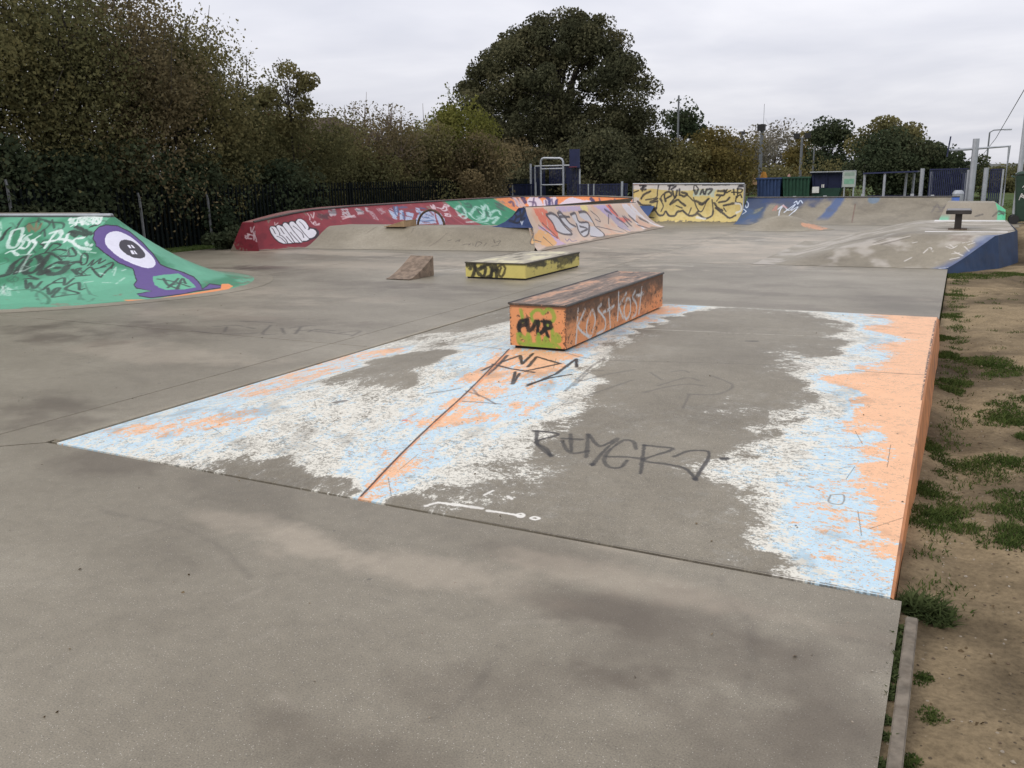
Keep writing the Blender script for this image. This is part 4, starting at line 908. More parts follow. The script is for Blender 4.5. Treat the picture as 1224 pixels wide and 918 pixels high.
S(cv, (590, 180, 7.06), .7, (84, 72, 74), [[(340, 700), (310, 780), (350, 800)], [(330, 750), (400, 770)], [(380, 690), (450, 780)]], .7)
hip = thing('concrete_bank', 'bare pale concrete bank in front of the maroon quarter pipe', 'skate bank', (-11.5, 17.6, 0))
put(hb, 'bank_surface', painted('hip_concrete', cv, 1.28, .6), hip, smooth=True)

sp = MB(); SY = [18.25 + 7.9 * i / 20 for i in range(21)]
def sp_top(y): return .95 - .15 * (y - 18.25) / 7.9
P = []; UVs = []
prR = [(0.0, 1), (.06, .97), (.16, .80), (.30, .58), (.46, .37), (.64, .19), (.82, .07), (1.0, 0.0)]
for s_, q in prR:
    P.append([(-9.1 + .72 * s_, y - .75 * s_ * (1 - (y - 18.25) / 7.9) + .9 * s_ * ((y - 18.25) / 7.9), sp_top(y) * q + .012) for y in SY]); UVs.append([(y - 18.25, (1 - s_) * 1.3) for y in SY])
sp.grid(P, UVs); sp.f = [f[::-1] for f in sp.f]
for i in range(0, len(sp.uv), 4): sp.uv[i:i + 4] = sp.uv[i:i + 4][::-1]
cv = Canvas(sp.surf(), 7.95, 1.32, 130, 99)
v = (np.arange(cv.h) + .5)[:, None] / cv.h; u = (np.arange(cv.w) + .5)[None, :] / cv.ppm
cv.fill((216, 190, 168)); n = fbm(cv.h, cv.w, 60, 60, 1.2, 100); cv.over(sst(n, .0, 1.3) * .6, (222, 170, 140)); cv.over(sst(-n, .3, 1.5) * .6, (196, 180, 172))
for q, c in (([(335, 490), (420, 480), (500, 560), (560, 760), (420, 640)], (226, 120, 92)), ([(420, 640), (560, 760), (620, 790), (540, 800), (370, 640)], (206, 176, 206)), ([(310, 760), (390, 660), (470, 690), (540, 780), (480, 820)], (236, 180, 116)), ([(520, 480), (560, 460), (720, 450), (780, 500), (560, 520)], (190, 172, 200)),
             ([(800, 440), (920, 440), (1000, 520), (980, 580), (900, 500)], (186, 168, 206)), ([(920, 430), (980, 450), (1060, 560), (1160, 580), (1100, 610), (1010, 540)], (228, 112, 96)), ([(960, 530), (1010, 530), (1160, 680), (1060, 650)], (178, 166, 184)), ([(1060, 430), (1110, 430), (1200, 540), (1200, 600), (1130, 530)], (222, 216, 218)), ([(710, 455), (790, 460), (800, 510), (770, 520)], (232, 214, 140)), ([(980, 700), (1140, 690), (940, 740)], (230, 186, 150))):
    cv.poly(q, ZO, c, .95, 2.0, .05)
for q in ([(445, 540), (490, 530), (540, 560), (600, 640), (660, 700), (600, 705), (540, 680), (500, 610)], [(540, 530), (570, 525), (640, 610), (690, 640), (640, 660), (590, 610)], [(650, 540), (690, 530), (720, 600), (800, 610), (800, 700), (760, 725), (720, 680), (700, 620)], [(720, 520), (760, 515), (820, 560), (840, 610), (780, 590), (730, 560)], [(800, 640), (850, 640), (930, 700), (920, 730), (820, 720)]): cv.poly(q, ZO, (206, 204, 208), .95, 1.2)
S(cv, ZO, 1.2, (72, 66, 70), [[(445, 540), (490, 530), (540, 560), (600, 640), (662, 702), (600, 706), (530, 676), (500, 612), (445, 545)], [(540, 530), (570, 525), (640, 610), (692, 640)], [(545, 540), (590, 612), (660, 680)], [(650, 540), (690, 530), (722, 602), (800, 610), (800, 700), (760, 726), (720, 680), (700, 622)], [(720, 520), (780, 520), (838, 600), (860, 640), (930, 700), (920, 732), (820, 722)], [(640, 560), (560, 560), (570, 600)], [(730, 640), (790, 660), (740, 690)]], .95)
S(cv, ZO, .7, (80, 70, 74), [[(380, 630), (460, 690), (540, 740)], [(410, 610), (540, 730)], [(340, 700), (310, 780)], [(330, 750), (400, 770)], [(420, 730), (500, 800)], [(820, 510), (880, 560), (900, 600), (860, 580)], [(970, 540), (970, 620)], [(1050, 640), (1140, 690)], [(950, 740), (1050, 740)], [(870, 640), (1100, 690)]], .8)
S(cv, ZO, 1.6, (70, 62, 84), [[(950, 440), (1040, 540)], [(1040, 570), (1100, 610), (1130, 640)], [(1110, 560), (1160, 600)], [(940, 500), (990, 530)]], .8)
S(cv, ZO, .7, (120, 100, 150), [[(605, 745), (620, 765), (640, 745), (660, 765), (700, 760)]], .8)
S(cv, (740, 200, 7.2), 2.4, (228, 226, 230), [[(95, 350), (140, 390), (220, 440), (300, 490), (400, 518)], [(110, 330), (150, 370)], [(150, 480), (220, 530)], [(130, 290), (100, 310)], [(110, 345), (200, 420)]], .95)
S(cv, (740, 200, 7.2), 2.2, (72, 68, 74), [[(90, 420), (150, 470)], [(170, 500), (260, 525)], [(40, 430), (80, 480), (100, 500)], [(180, 440), (240, 470)]], .85)
cv.a *= 1 - sst(.10 + .05 * n - v, -.03, .05) * .8
spt = thing('spine_ramp', 'low curved spine ramp covered in orange, lilac and grey graffiti lettering, with a navy end', 'spine ramp', (-9, 22, 0))
put(sp, 'graffiti_face', painted('spine_mural', cv), spt, smooth=True)
b = MB(); prL = [(0, .5), (.2, .54), (.42, .63), (.62, .77), (.78, .95)]
endp = [(-9.98 + .78 * q / .78, z) for q, z in prL]
e = MB(); EY = 18.2
pts = [(x, EY - .02, z) for x, z in endp] + [(-9.02, EY - .02, .955), (-8.93, EY - .12, .80), (-8.80, EY - .22, .62), (-8.70, EY - .28, .505)]
e.face(pts, [(p[0] + 10, p[2] - .5) for p in pts])
cv = Canvas(e.surf(), 1.4, .47, 140, 103); cv.fill((34, 56, 102)); cv.over(sst(cv.n1, .4, 1.5) * .4, (48, 72, 120))
S(cv, ZO, 1.2, (20, 26, 46), [[(150, 560), (170, 530), (190, 560), (170, 600)], [(190, 520), (220, 500), (230, 580)], [(200, 560), (240, 540), (260, 490)], [(130, 590), (200, 610), (260, 570)], [(220, 600), (270, 500)]], .9)
S(cv, ZO, .8, (190, 196, 210), [[(228, 600), (236, 612), (246, 598)], [(237, 612), (236, 625)]], .9)
put(e, 'end_wall', painted('navy_end_paint', cv), spt)
b = MB(); b.grid([[(x, y, z if i else z) for i, (x, z) in enumerate(endp)] for y in (EY, 26.2)]); b.grid([[(-9.2, y, sp_top(y) + .012), (-9.1, y, sp_top(y) + .013)] for y in SY]); put(b, 'back_slope', M_CONC, spt)
b = MB(); b.tube([(-9.11, y, sp_top(y) + .012) for y in SY], .018, 6); put(b, 'coping', M_STEEL, spt)

kp = at(477, 269.5, .505)
kicker(-12.9, -12.28, 17.95, 18.5, .505, .16, 1, M_PLY2, 'small tan plywood kicker sitting on the crest of the bare concrete bank', 1.15)
a0 = at(490, 270, .5); a1 = at(525, 270, .5)
arch = thing('arch_rail', 'rusty bent steel arch rail behind the small kicker on the concrete bank', 'grind rail', ((a0.x + a1.x) / 2, a0.y + .4, .5))
M_RUST = plain('rusty_steel', (0.115, 0.075, 0.05), .7, .5, 12, .3)
b = MB(); n = 18; ay = a0.y + .35
b.tube([(a0.x + (a1.x - a0.x) * (.5 - .5 * math.cos(math.pi * i / n)), ay, .36 + .52 * math.sin(math.pi * i / n) ** .85) for i in range(n + 1)], .03, 8)
put(b, 'bent_bar', M_RUST, arch)

# ================================================================== yellow wall ride
yw = thing('wall_ride', 'upright yellow graffiti wall with black letters and a white top band', 'graffiti wall', (-8.7, 30.6, 0))
WX0, WX1, WY, WH_ = -10.72, -6.7, 30.5, 1.32
f = MB(); rows = [(-.35, 0, 0), (-.2, .05, .1), (-.1, .16, .22), (-.03, .34, .4), (0, .55, .6), (0, WH_, WH_ + .05)]
zt2 = lambda x: (1.345 - 1.29) * (WX1 - x) / (WX1 - WX0)
f.grid([[(x, WY + dy, z * (1 if z < WH_ else 1) + (zt2(x) - .03 if z >= WH_ else 0)) for x in (WX0, -9.4, -8, WX1)] for dy, z, uu in rows], [[(x - WX0, uu) for x in (WX0, -9.4, -8, WX1)] for dy, z, uu in rows])
cv = Canvas(f.surf(), WX1 - WX0 + .02, WH_ + .06, 140, 107); cv.fill((216, 196, 130)); cv.over(sst(cv.n1, .4, 1.6) * .5, (204, 178, 104)); n = fbm(cv.h, cv.w, 70, 40, 1.2, 108)
cv.over(sst(n, .5, 1.6) * .4, (236, 216, 150))
v = (np.arange(cv.h) + .5)[:, None] / cv.ppm
cv.over(sst(v + .02 * n, 1.15, 1.19) * np.ones((1, cv.w)), (216, 212, 206))
ZY = (740, 200, 7.2); KB = (58, 54, 54)
cv.poly([(640, 190), (830, 190), (820, 260), (780, 240), (640, 250)], ZY, (190, 206, 200), .8, 3, .2)
cv.poly([(120, 260), (170, 250), (190, 330), (120, 350)], ZY, (206, 206, 212), .8, 3, .2)
S(cv, ZY, 1.05, KB, [[(270, 205), (215, 235), (190, 270)], [(160, 295), (200, 325), (270, 330), (230, 350)], [(190, 385), (250, 370), (320, 350), (240, 400), (200, 415)], [(330, 270), (270, 300), (330, 290)], [(310, 370), (340, 410), (380, 410), (400, 380), (430, 415), (480, 415), (500, 385), (540, 375)], [(400, 270), (450, 240), (430, 210), (390, 230), (400, 290)], [(440, 320), (500, 280), (530, 300), (570, 330)], [(540, 215), (580, 230), (560, 250), (530, 240)], [(550, 375), (600, 415), (650, 410), (680, 380)], [(660, 290), (720, 310), (770, 270), (720, 320), (690, 315)], [(680, 400), (740, 440), (800, 415), (810, 380)], [(820, 310), (850, 350), (890, 370)], [(840, 240), (900, 240), (910, 200)], [(830, 350), (900, 400), (950, 435), (1000, 415)], [(860, 300), (920, 290), (950, 260)], [(900, 330), (990, 310)]], .95)
S(cv, ZY, .6, KB, [[(230, 280), (320, 260), (330, 210), (340, 150)], [(360, 380), (380, 330), (350, 270)], [(440, 310), (500, 240)], [(580, 230), (640, 290)], [(640, 260), (670, 350), (710, 380), (760, 280)], [(800, 280), (810, 370)], [(900, 350), (920, 380)], [(260, 430), (300, 435)], [(380, 230), (360, 260), (370, 290)], [(840, 290), (880, 240)], [(640, 200), (650, 150), (680, 180)], [(320, 360), (330, 300)], [(490, 330), (540, 350)], [(600, 400), (620, 350)]], .9)
S(cv, ZY, 1.05, (46, 44, 48), [[(180, 155), (230, 160), (190, 185), (230, 190)], [(210, 150), (200, 200)], [(440, 155), (430, 190)], [(420, 160), (470, 155)], [(490, 160), (450, 190)], [(1040, 155), (1070, 150)], [(1030, 165), (1070, 165)], [(650, 200), (660, 230), (680, 190)], [(700, 230), (720, 190), (730, 230)], [(740, 230), (750, 190)], [(760, 190), (800, 190), (770, 230)], [(850, 205), (910, 205)], [(460, 205), (480, 260), (500, 200)], [(520, 190), (520, 240)]], .85)
S(cv, ZY, .7, (40, 38, 38), [[(985, 190), (990, 235)], [(970, 215), (1010, 215)], [(1020, 180), (1020, 240), (1015, 260)], [(1020, 185), (1060, 190), (1050, 215), (1022, 220)], [(1030, 245), (1045, 235), (1055, 260)], [(930, 190), (920, 220), (960, 200)], [(1010, 250), (1005, 300), (1050, 310), (1050, 350)], [(570, 148), (700, 146)], [(720, 152), (950, 148)], [(130, 215), (165, 200)]], .9)
S(cv, ZY, 1.2, (224, 224, 222), [[(1005, 310), (1045, 320), (1050, 370), (1010, 390)], [(110, 300), (150, 310), (130, 350)], [(670, 430), (740, 445)]], .9)
cv.a *= 1 - sst(.06 + .03 * cv.n1 - v, -.02, .02)
put(f, 'painted_face', painted('yellow_wall_mural', cv), yw, smooth=True)
b = MB(); b.hexa([(WX0, WY + .01, 0), (WX1, WY + .01, 0), (WX1, WY + .25, 0), (WX0, WY + .25, 0), (WX0, WY + .01, 1.34), (WX1, WY + .01, 1.285), (WX1, WY + .25, 1.285), (WX0, WY + .25, 1.34)]); put(b, 'wall_core', M_CONC, yw)
b = MB(); b.tube([(WX0, WY - .01, 0.3), (WX0, WY - .01, 1.35), (WX1, WY - .01, 1.295), (WX1, WY - .01, .4)], .03, 6); put(b, 'steel_frame', M_GALV, yw)

# ================================================================== blue and grey quarter at the back right
bq = MB(); BX = [-6.66 + 6.6 * i / 24 for i in range(25)]
bzt = lambda x: .80 - .03 * (x + 6.66) / 6.6
P = []; UVs = []
for j in range(13):
    t = j / 12; P.append([(x, 28.85 + 2.1 * t, bzt(x) * t ** 1.75 + .005) for x in BX]); UVs.append([(x + 6.66, t * 1.75) for x in BX])
bq.grid(P, UVs)
cv = Canvas(bq.surf(), 6.64, 1.77, 110, 111); v = (np.arange(cv.h) + .5)[:, None] / cv.h; u = (np.arange(cv.w) + .5)[None, :] / cv.ppm
n = fbm(cv.h, cv.w, 45, 45, 1.2, 112); n3 = fbm(cv.h, cv.w, 20, 12, 1, 113)
B1 = (48, 80, 122)
m1 = sst(.62 - u - .55 * (1 - v) * 0 + .3 * (v - .5) + .12 * n, -.15, .2); m2 = sst(v + .07 * n + .04 * n3 + .06 * (u < 3) - .05 * (u > 3.2), .76, .92) * sst(u, 6.4, 3.2) if False else sst(v + .08 * n - .10 * np.clip((u - 2.2) / 1.5, 0, 1), .74, .93) * np.clip((3.9 - u) / 1.5, 0, 1)
m3 = sst(.21 - np.abs(u - 2.85 - .55 * (v - .6)) + .04 * n, -.05, .08) * sst(v, .25, .5)
cv.over(np.clip(m1, 0, 1) * .9, B1); cv.over(m2 * .85, (42, 62, 102)); cv.over(m3 * .85, (64, 90, 136))
cv.over(sst(u, 6.35, 6.4) * sst(v, .7, .74), (66, 96, 160)); cv.over(sst(n + n3 * .5, .4, 1.6) * .25 * np.ones_like(v), (90, 82, 74))
cv.over(sst(np.exp(-((u - 4.1) / .2) ** 2) * sst(v, .75, .95), .3, .6) * .5, (70, 120, 160))
ZQ = (880, 150, 6.8)
S(cv, ZQ, .55, (214, 222, 232), [[(345, 740), (355, 690), (385, 645), (340, 680)], [(385, 650), (430, 690), (480, 640), (390, 705)], [(420, 740), (480, 690), (500, 660), (450, 690)], [(470, 630), (490, 615), (500, 640), (520, 610), (540, 630)], [(80, 610), (100, 640), (85, 670), (70, 640)], [(60, 680), (80, 700), (50, 720)], [(470, 700), (490, 680)]], .95)
S(cv, ZQ, .9, (196, 120, 110), [[(300, 690), (330, 650), (320, 690)], [(380, 650), (410, 670)]], .6)
S(cv, ZQ, 1.6, (196, 176, 110), [[(150, 710), (190, 690)], [(160, 690), (210, 670)]], .4, .7)
S(cv, ZQ, .6, (110, 80, 66), [[(968, 640), (940, 790)]], .8)
S(cv, (1044, 140, 4.59), .8, (96, 90, 88), [[(320, 520), (350, 480), (370, 510), (400, 480)], [(330, 490), (410, 500)], [(350, 520), (390, 515)]], .6)
bqt = thing('quarter_pipe', 'wide grey quarter pipe with worn blue paint, at the back right', 'quarter pipe', (-3.4, 30.9, 0))
put(bq, 'riding_face', painted('blue_worn_mural', cv, 1.15), bqt, smooth=True)
b = MB(); b.tube([(x, 30.95, bzt(x) + .012) for x in BX], .03, 7); put(b, 'coping', M_STEEL, bqt)
b = MB(); b.grid([[(x, y, z) for y, z in ((30.96, bzt(x)), (32.6, bzt(x)), (32.9, -.1))] for x in BX]); put(b, 'top_platform', M_CONC_L, bqt)
for i, (xx, h_) in enumerate(((-5.2, .06), (-4.2, .07), (-3.0, .11), (-1.5, .10), (-.9, .06))):
    b = MB(); b.box(xx, xx + .1, 31.3, 31.4, .76, .78 + h_); put(b, 'stub_post', M_GALV, bqt)

# hump
hu = MB(); c0 = Vector((-4.65, 26.6, 0)); P = []; UVs = []
for j in range(9):
    t = j / 8; P.append([(c0.x + 1.45 * t * math.cos(a), c0.y + 1.25 * t * math.sin(a), .40 * (math.cos(t * math.pi) * .5 + .5) + .004) for a in [2 * math.pi * i / 36 for i in range(37)]]); UVs.append([(1.5 + 1.45 * t * math.cos(a), 1.5 + 1.25 * t * math.sin(a)) for a in [2 * math.pi * i / 36 for i in range(37)]])
hu.grid(P, UVs); 
cv = Canvas(hu.surf(), 3, 3, 100, 115)
cv.poly([(520, 785), (600, 800), (680, 815), (760, 835), (700, 852), (560, 830)], ZQ, (232, 160, 120), .55, 4, .3)
ht = thing('speed_hump', 'smooth round concrete hump with an orange smear on its right side', 'skate hump', tuple(c0))
put(hu, 'hump_surface', painted('hump_concrete', cv, 1.2, .65), ht, smooth=True)

# ================================================================== right-hand bank and platform
bk = thing('bank_platform', 'concrete bank rising to a platform with a navy painted side wall, at the right edge', 'skate bank', (0, 18, 0))
A = (-2.5, 15.96, .004); B = (-.14, 15.96, .004); C_ = (.60, 16.85, .5); D_ = (.92, 17.6, .5); E_ = (.92, 21.9, .5); L_ = (-1.15, 17.35, .5); M_ = (-1.05, 21.9, .5)
def bank_z(x, y):
    yt = 16.85 + (.6 - x) * .286; f = .5 * max(0, (y - 15.96) / (yt - 15.96)) ** 1.1; l = .5 * (x + 2.9) / 2.2
    k = 26.0; return max(0, -math.log(math.exp(-k * f) + math.exp(-k * l) + math.exp(-k * .5)) / k + .042 * min(1, f * 4) * min(1, max(l, 0) * 4))
def bank_xr(y): return float(np.interp(y, [15.96, 16.85, 17.6, 22], [-.14, .60, .92, .92]))
s = MB(); by = [15.96 + .07 * i for i in range(30)] + [18.2 + .37 * i for i in range(11)]
rows = [[(-3.3 + (bank_xr(y) + 3.3) * j / 44, y) for j in range(45)] for y in by]
s.grid([[(x, y, min(bank_z(x, y), .503) + .004) for x, y in r_] for r_ in rows], [[(x + 3.4, y - 15.9) for x, y in r_] for r_ in rows])
cv = Canvas(s.surf(), 4.4, 6.2, 130, 117); ZT = (1044, 140, 4.59); v = (np.arange(cv.h) + .5)[:, None] / cv.ppm; u = (np.arange(cv.w) + .5)[None, :] / cv.ppm
dline = (u - (3.4 - .14)) * .77 - (v - .06) * .63                        # distance towards the side wall
n = fbm(cv.h, cv.w, 40, 40, 1.2, 118)
cv.over(sst(dline + .05 * n, -.20, -.03) * .8, (66, 90, 138)); cv.over(sst(n, -.3, 1.4) * .45, (206, 198, 188))
S(cv, ZT, .55, (214, 208, 200), [[(275, 745), (310, 715), (325, 735)], [(420, 700), (440, 715)], [(445, 740), (490, 760)], [(500, 710), (525, 735)], [(490, 690), (545, 680)], [(420, 780), (470, 770)], [(360, 830), (410, 825)], [(170, 790), (210, 770)], [(430, 750), (470, 745)], [(520, 700), (555, 688)], [(215, 690), (240, 685)], [(400, 710), (430, 720), (460, 705)]], .85, .5, .1)
S(cv, ZT, .8, (100, 92, 84), [[(0, 690), (150, 640), (330, 620)], [(40, 700), (200, 660)]], .7, .6)
S(cv, ZT, .7, (206, 198, 188), [[(0, 700), (100, 675), (200, 652)]], .8)
S(cv, ZT, 3, (118, 104, 92), [[(430, 650), (520, 655)], [(440, 670), (500, 675)]], .5, .8)
put(s, 'bank_surface', painted('bank_concrete', cv, 1.2, .55), bk, smooth=True)
M_BLUEW = plain('navy_wall_paint', (0.022, 0.048, 0.110), .6, .3, 6, 0, (0.03, 0.045, 0.085))
b = MB(); ts_ = [i / 8 for i in range(9)]; mid = [tuple(B[k] + (C_[k] - B[k]) * t for k in range(3)) for t in ts_]
tp = [(p[0] + .003, p[1] - .003, min(bank_z(p[0], p[1]), .503) + .003) for p in mid] + [(D_[0] + .003, D_[1], bank_z(D_[0], D_[1]) + .003), (E_[0] + .003, E_[1], .505)]
bt = [(p[0] + .09 * min(1, i / 4 + .2), p[1] - .06 * (i < 9), -.2) for i, p in enumerate(tp)]
b.grid([tp, bt]); put(b, 'side_wall', M_BLUEW, bk)
M_WHITEP = plain('white_line_paint', (0.72, 0.70, 0.67), .6, .15, 8)
b = MB(); b.box(-.55, .78, 17.62, 17.80, .4, .513); put(b, 'edge_line', M_WHITEP, bk)
b = MB(); b.box(-.5, .88, 21.3, 21.9, .4, .513); put(b, 'edge_line', M_WHITEP, bk)

tb = thing('skate_table', 'small dark slab table on a single post, on the platform at the right edge', 'skate table', (0, 18.45, .5))
b = MB(); b.box(-.24, .19, 18.3, 19.25, .795, .865); put(b, 'table_top', plain('dark_slab', (0.045, 0.038, 0.034), .45, .4, 8), tb, bevel=.008)
b = MB(); b.box(-.22, .17, 18.35, 19.22, .865, .869); put(b, 'top_plate', plain('grey_plate', (0.17, 0.16, 0.155), .45, .3, 6), tb)
b = MB(); b.box(-.08, .04, 18.42, 18.55, .52, .80); put(b, 'post', plain('brown_black_post', (0.03, 0.022, 0.018), .5, .4, 9), tb, bevel=.006)
b = MB(); b.box(-.18, .14, 18.32, 18.66, .5, .522); put(b, 'base_plate', M_RUST, tb)

gb = thing('grind_block', 'pale concrete bank with mint green painted edges behind the dark slab table', 'skate bank', (.2, 22.3, .5))
pts = [(-.45, 21.95, .42), (.9, 21.95, .42), (.88, 22.0, .73), (.68, 22.25, .875), (-.28, 22.25, .89)]
f = MB(); f.face(pts, [(p[0] + .5, p[2] - .4) for p in pts])
cv = Canvas(f.surf(), 1.45, .5, 160, 121); cv.fill((168, 158, 144), .5); v = (np.arange(cv.h) + .5)[:, None] / cv.ppm; u = (np.arange(cv.w) + .5)[None, :] / cv.ppm
cv.over(sst(u + .35 * np.clip(v - .32, 0, 1), 1.22, 1.25) * .95 * np.ones_like(v), (104, 206, 160)); cv.over(sst(.28 - u + .1 * v, -.03, .05) * sst(.2 - v, -.05, .1) * .8, (120, 206, 170))
S(cv, ZT, .7, (90, 86, 82), [[(655, 545), (690, 520), (720, 525), (690, 535)], [(560, 545), (600, 535)], [(690, 515), (715, 535)]], .7)
put(f, 'front_face', painted('mint_edge_paint', cv, 1.1), gb)
b = MB(); b.face([pts[4], pts[3], (.68, 23.4, .875), (-.28, 23.4, .89)]); b.face([pts[3], pts[2], (.88, 23.4, .73), (.68, 23.4, .875)]); b.face([pts[2], pts[1], (.9, 23.4, .3), (.88, 23.4, .73)]); b.face([pts[0], pts[4], (-.28, 23.4, .89), (-.45, 23.4, .3)]); put(b, 'block_body', M_CONC_L, gb)

# ================================================================== VEGETATION
def leaf_mesh(name, pos, size, mat, parent, seed, shade, flat=0.0, aspect=1.5):
    """one folded leaf (two triangles each side of the rib) at every position"""
    r = np.random.default_rng(seed); n = len(pos)
    a = r.standard_normal((n, 3)); a[:, 2] *= (1 - flat); a /= np.linalg.norm(a, axis=1)[:, None]
    b = r.standard_normal((n, 3)); b -= (b * a).sum(1)[:, None] * a; b /= np.linalg.norm(b, axis=1)[:, None]
    s = (size * r.uniform(.6, 1.35, n))[:, None]
    nrm = np.cross(a, b)
    v = np.stack([pos - a * s * aspect * .5, pos + b * s * .5 + nrm * s * .18, pos + a * s * aspect * .5, pos - b * s * .5 + nrm * s * .18], 1).reshape(-1, 3).astype(np.float32)
    me = bpy.data.meshes.new(name)
    me.vertices.add(4 * n); me.vertices.foreach_set('co', v.ravel())
    me.loops.add(4 * n); me.loops.foreach_set('vertex_index', np.arange(4 * n, dtype=np.int32))
    me.polygons.add(n); me.polygons.foreach_set('loop_start', np.arange(0, 4 * n, 4, dtype=np.int32))
    me.materials.append(mat)
    at_ = me.attributes.new('shade', 'FLOAT', 'FACE'); at_.data.foreach_set('value', shade.astype(np.float32))
    me.update(calc_edges=True); me.validate()
    o = bpy.data.objects.new(name, me); COL.objects.link(o)
    if parent:
        o.parent = parent; o.matrix_parent_inverse = Matrix.Translation(-Vector(parent.location))
    return o

def tree(name, label, cat, x, y, h, rx, ry, z0, n_cl, n_leaf, leaf, mat, seed, z_bot=0.0, top_pow=1.0, spread=.28, bark=None, trunk_r=.12, group=None, shell=.55, lean=0.0, wisps=0, twigs=0, gappy=0.0, zbase=-.13, outline=None):
    """crown of leaf clumps inside an uneven ellipsoid between z_bot and h"""
    r = np.random.default_rng(seed); bark = bark or M_BARK
    t = thing(name, label, cat, (x, y, zbase), group)
    zc = (h + z_bot) / 2; rz = (h - z_bot) / 2
    d = r.standard_normal((n_cl, 3)); d /= np.linalg.norm(d, axis=1)[:, None]
    d[:, 1] *= np.where(d[:, 1] > 0.2, .7, 1)                                  # a few more clumps on the open side
    rad = shell + (1 - shell) * r.random(n_cl) ** .6
    lump = 1 + .16 * np.sin(d[:, 0] * 5 + seed) * np.cos(d[:, 2] * 4 + seed * 2) + .10 * r.standard_normal(n_cl)
    c = np.stack([x + d[:, 0] * rx * rad * lump + lean * (d[:, 2] + 1), y + d[:, 1] * ry * rad * lump, zc + np.sign(d[:, 2]) * np.abs(d[:, 2]) ** top_pow * rz * np.minimum(rad * lump, 1.03)], 1)
    c[:, 2] = np.maximum(c[:, 2], z_bot + .1)
    if outline:                                    # lumpy crown: clump centres fill a side profile, with depth
        O = np.array(outline, float); pts_ = []
        e0, e1 = O, np.roll(O, -1, 0)
        while len(pts_) < n_cl:
            q = np.array([r.uniform(O[:, 0].min(), O[:, 0].max()), r.uniform(O[:, 1].min(), O[:, 1].max())])
            ins = (((e0[:, 1] > q[1]) != (e1[:, 1] > q[1])) & (q[0] < (e1[:, 0] - e0[:, 0]) * (q[1] - e0[:, 1]) / (e1[:, 1] - e0[:, 1] + 1e-9) + e0[:, 0])).sum() % 2
            tt = np.clip(((q - e0) * (e1 - e0)).sum(1) / ((e1 - e0) ** 2).sum(1), 0, 1); dd = np.linalg.norm(q - e0 - tt[:, None] * (e1 - e0), axis=1).min()
            if not ins or dd < .12 or (dd > 1.2 and r.random() < .35): continue
            half = ry * min(1, (dd / 2.2)) ** .6
            pts_.append((x + q[0], y + half * r.uniform(-1, .75), q[1]))
        c = np.array(pts_)
    # limbs from the trunk to the clumps
    mb = MB(); th = z_bot + (h - z_bot) * .32
    mb.tube([(x, y, zbase - .1), (x + .05, y, th * .4), (x + lean * .3, y + .03, th), (x + lean, y, z_bot + (h - z_bot) * .72)], trunk_r, 8, trunk_r * .25)
    order = r.permutation(n_cl)[:min(n_cl, 46)]
    for i in order:
        f = r.uniform(.25, .8); s = Vector((x + lean * f, y, z_bot + (h - z_bot) * .65 * f)); e = Vector(c[i]); mdl = (s + e) / 2 + Vector((r.normal() * .1 * rx, r.normal() * .1 * ry, .06 * h))
        mb.tube([s, mdl, e], trunk_r * .30, 5, trunk_r * .05, cap=False)
    for i in range(int(twigs * 1.6)):
        j = r.integers(n_cl)
        if c[j, 2] < zc: continue
        s = Vector(c[j]); e = s + Vector((r.normal() * .22 * rx, r.normal() * .2 * ry, abs(r.normal()) * .20 * rz + .12 * rz))
        mb.tube([s, (s + e) / 2 + Vector((r.normal() * .03, r.normal() * .03, .02)), e], .017, 4, .007, cap=False)
    put(mb, 'trunk', bark, t)
    wgt = r.uniform(.3, 1.0, n_cl) ** (1 + gappy); wgt /= wgt.sum()
    ci = r.choice(n_cl, n_leaf, p=wgt); ss = spread * (.6 + .8 * r.random(n_cl)) * ((rx * ry * rz) ** (1 / 3))
    off = r.standard_normal((n_leaf, 3)); off *= (np.minimum(1.0, 1.6 / np.linalg.norm(off, axis=1)))[:, None]
    p = c[ci] + off * ss[ci][:, None] * np.array([1, 1, .75])
    if twigs >= 50 and not outline:                # autumn: the tops are already thin
        f = np.clip((p[:, 2] - (z_bot + .62 * (h - z_bot))) / (.38 * (h - z_bot)), 0, 1); kp_ = r.random(len(p)) > .45 * f; p = p[kp_]; ci = ci[kp_]
    if wisps:
        k = r.integers(0, n_cl, wisps); k = k[c[k, 2] > zc]
        for j in k:
            dirv = np.array([r.normal() * .5, r.normal() * .4, 1 + r.random()]); dirv /= np.linalg.norm(dirv); L = rz * r.uniform(.12, .3)
            q = c[j] + dirv * ss[j] * 1.2 + dirv * (np.linspace(0, 1, 22) * L)[:, None] + r.normal(size=(22, 3)) * .05
            p = np.concatenate([p, q]); ci = np.concatenate([ci, np.full(22, j)])
    p[:, 2] = np.maximum(p[:, 2], zbase + .02)
    shade = np.clip(r.random(n_cl)[ci] * .62 + r.random(len(p)) * .30 + .04, 0, 1)
    leaf_mesh('crown', p, leaf, mat, t, seed + 1, shade)
    return t

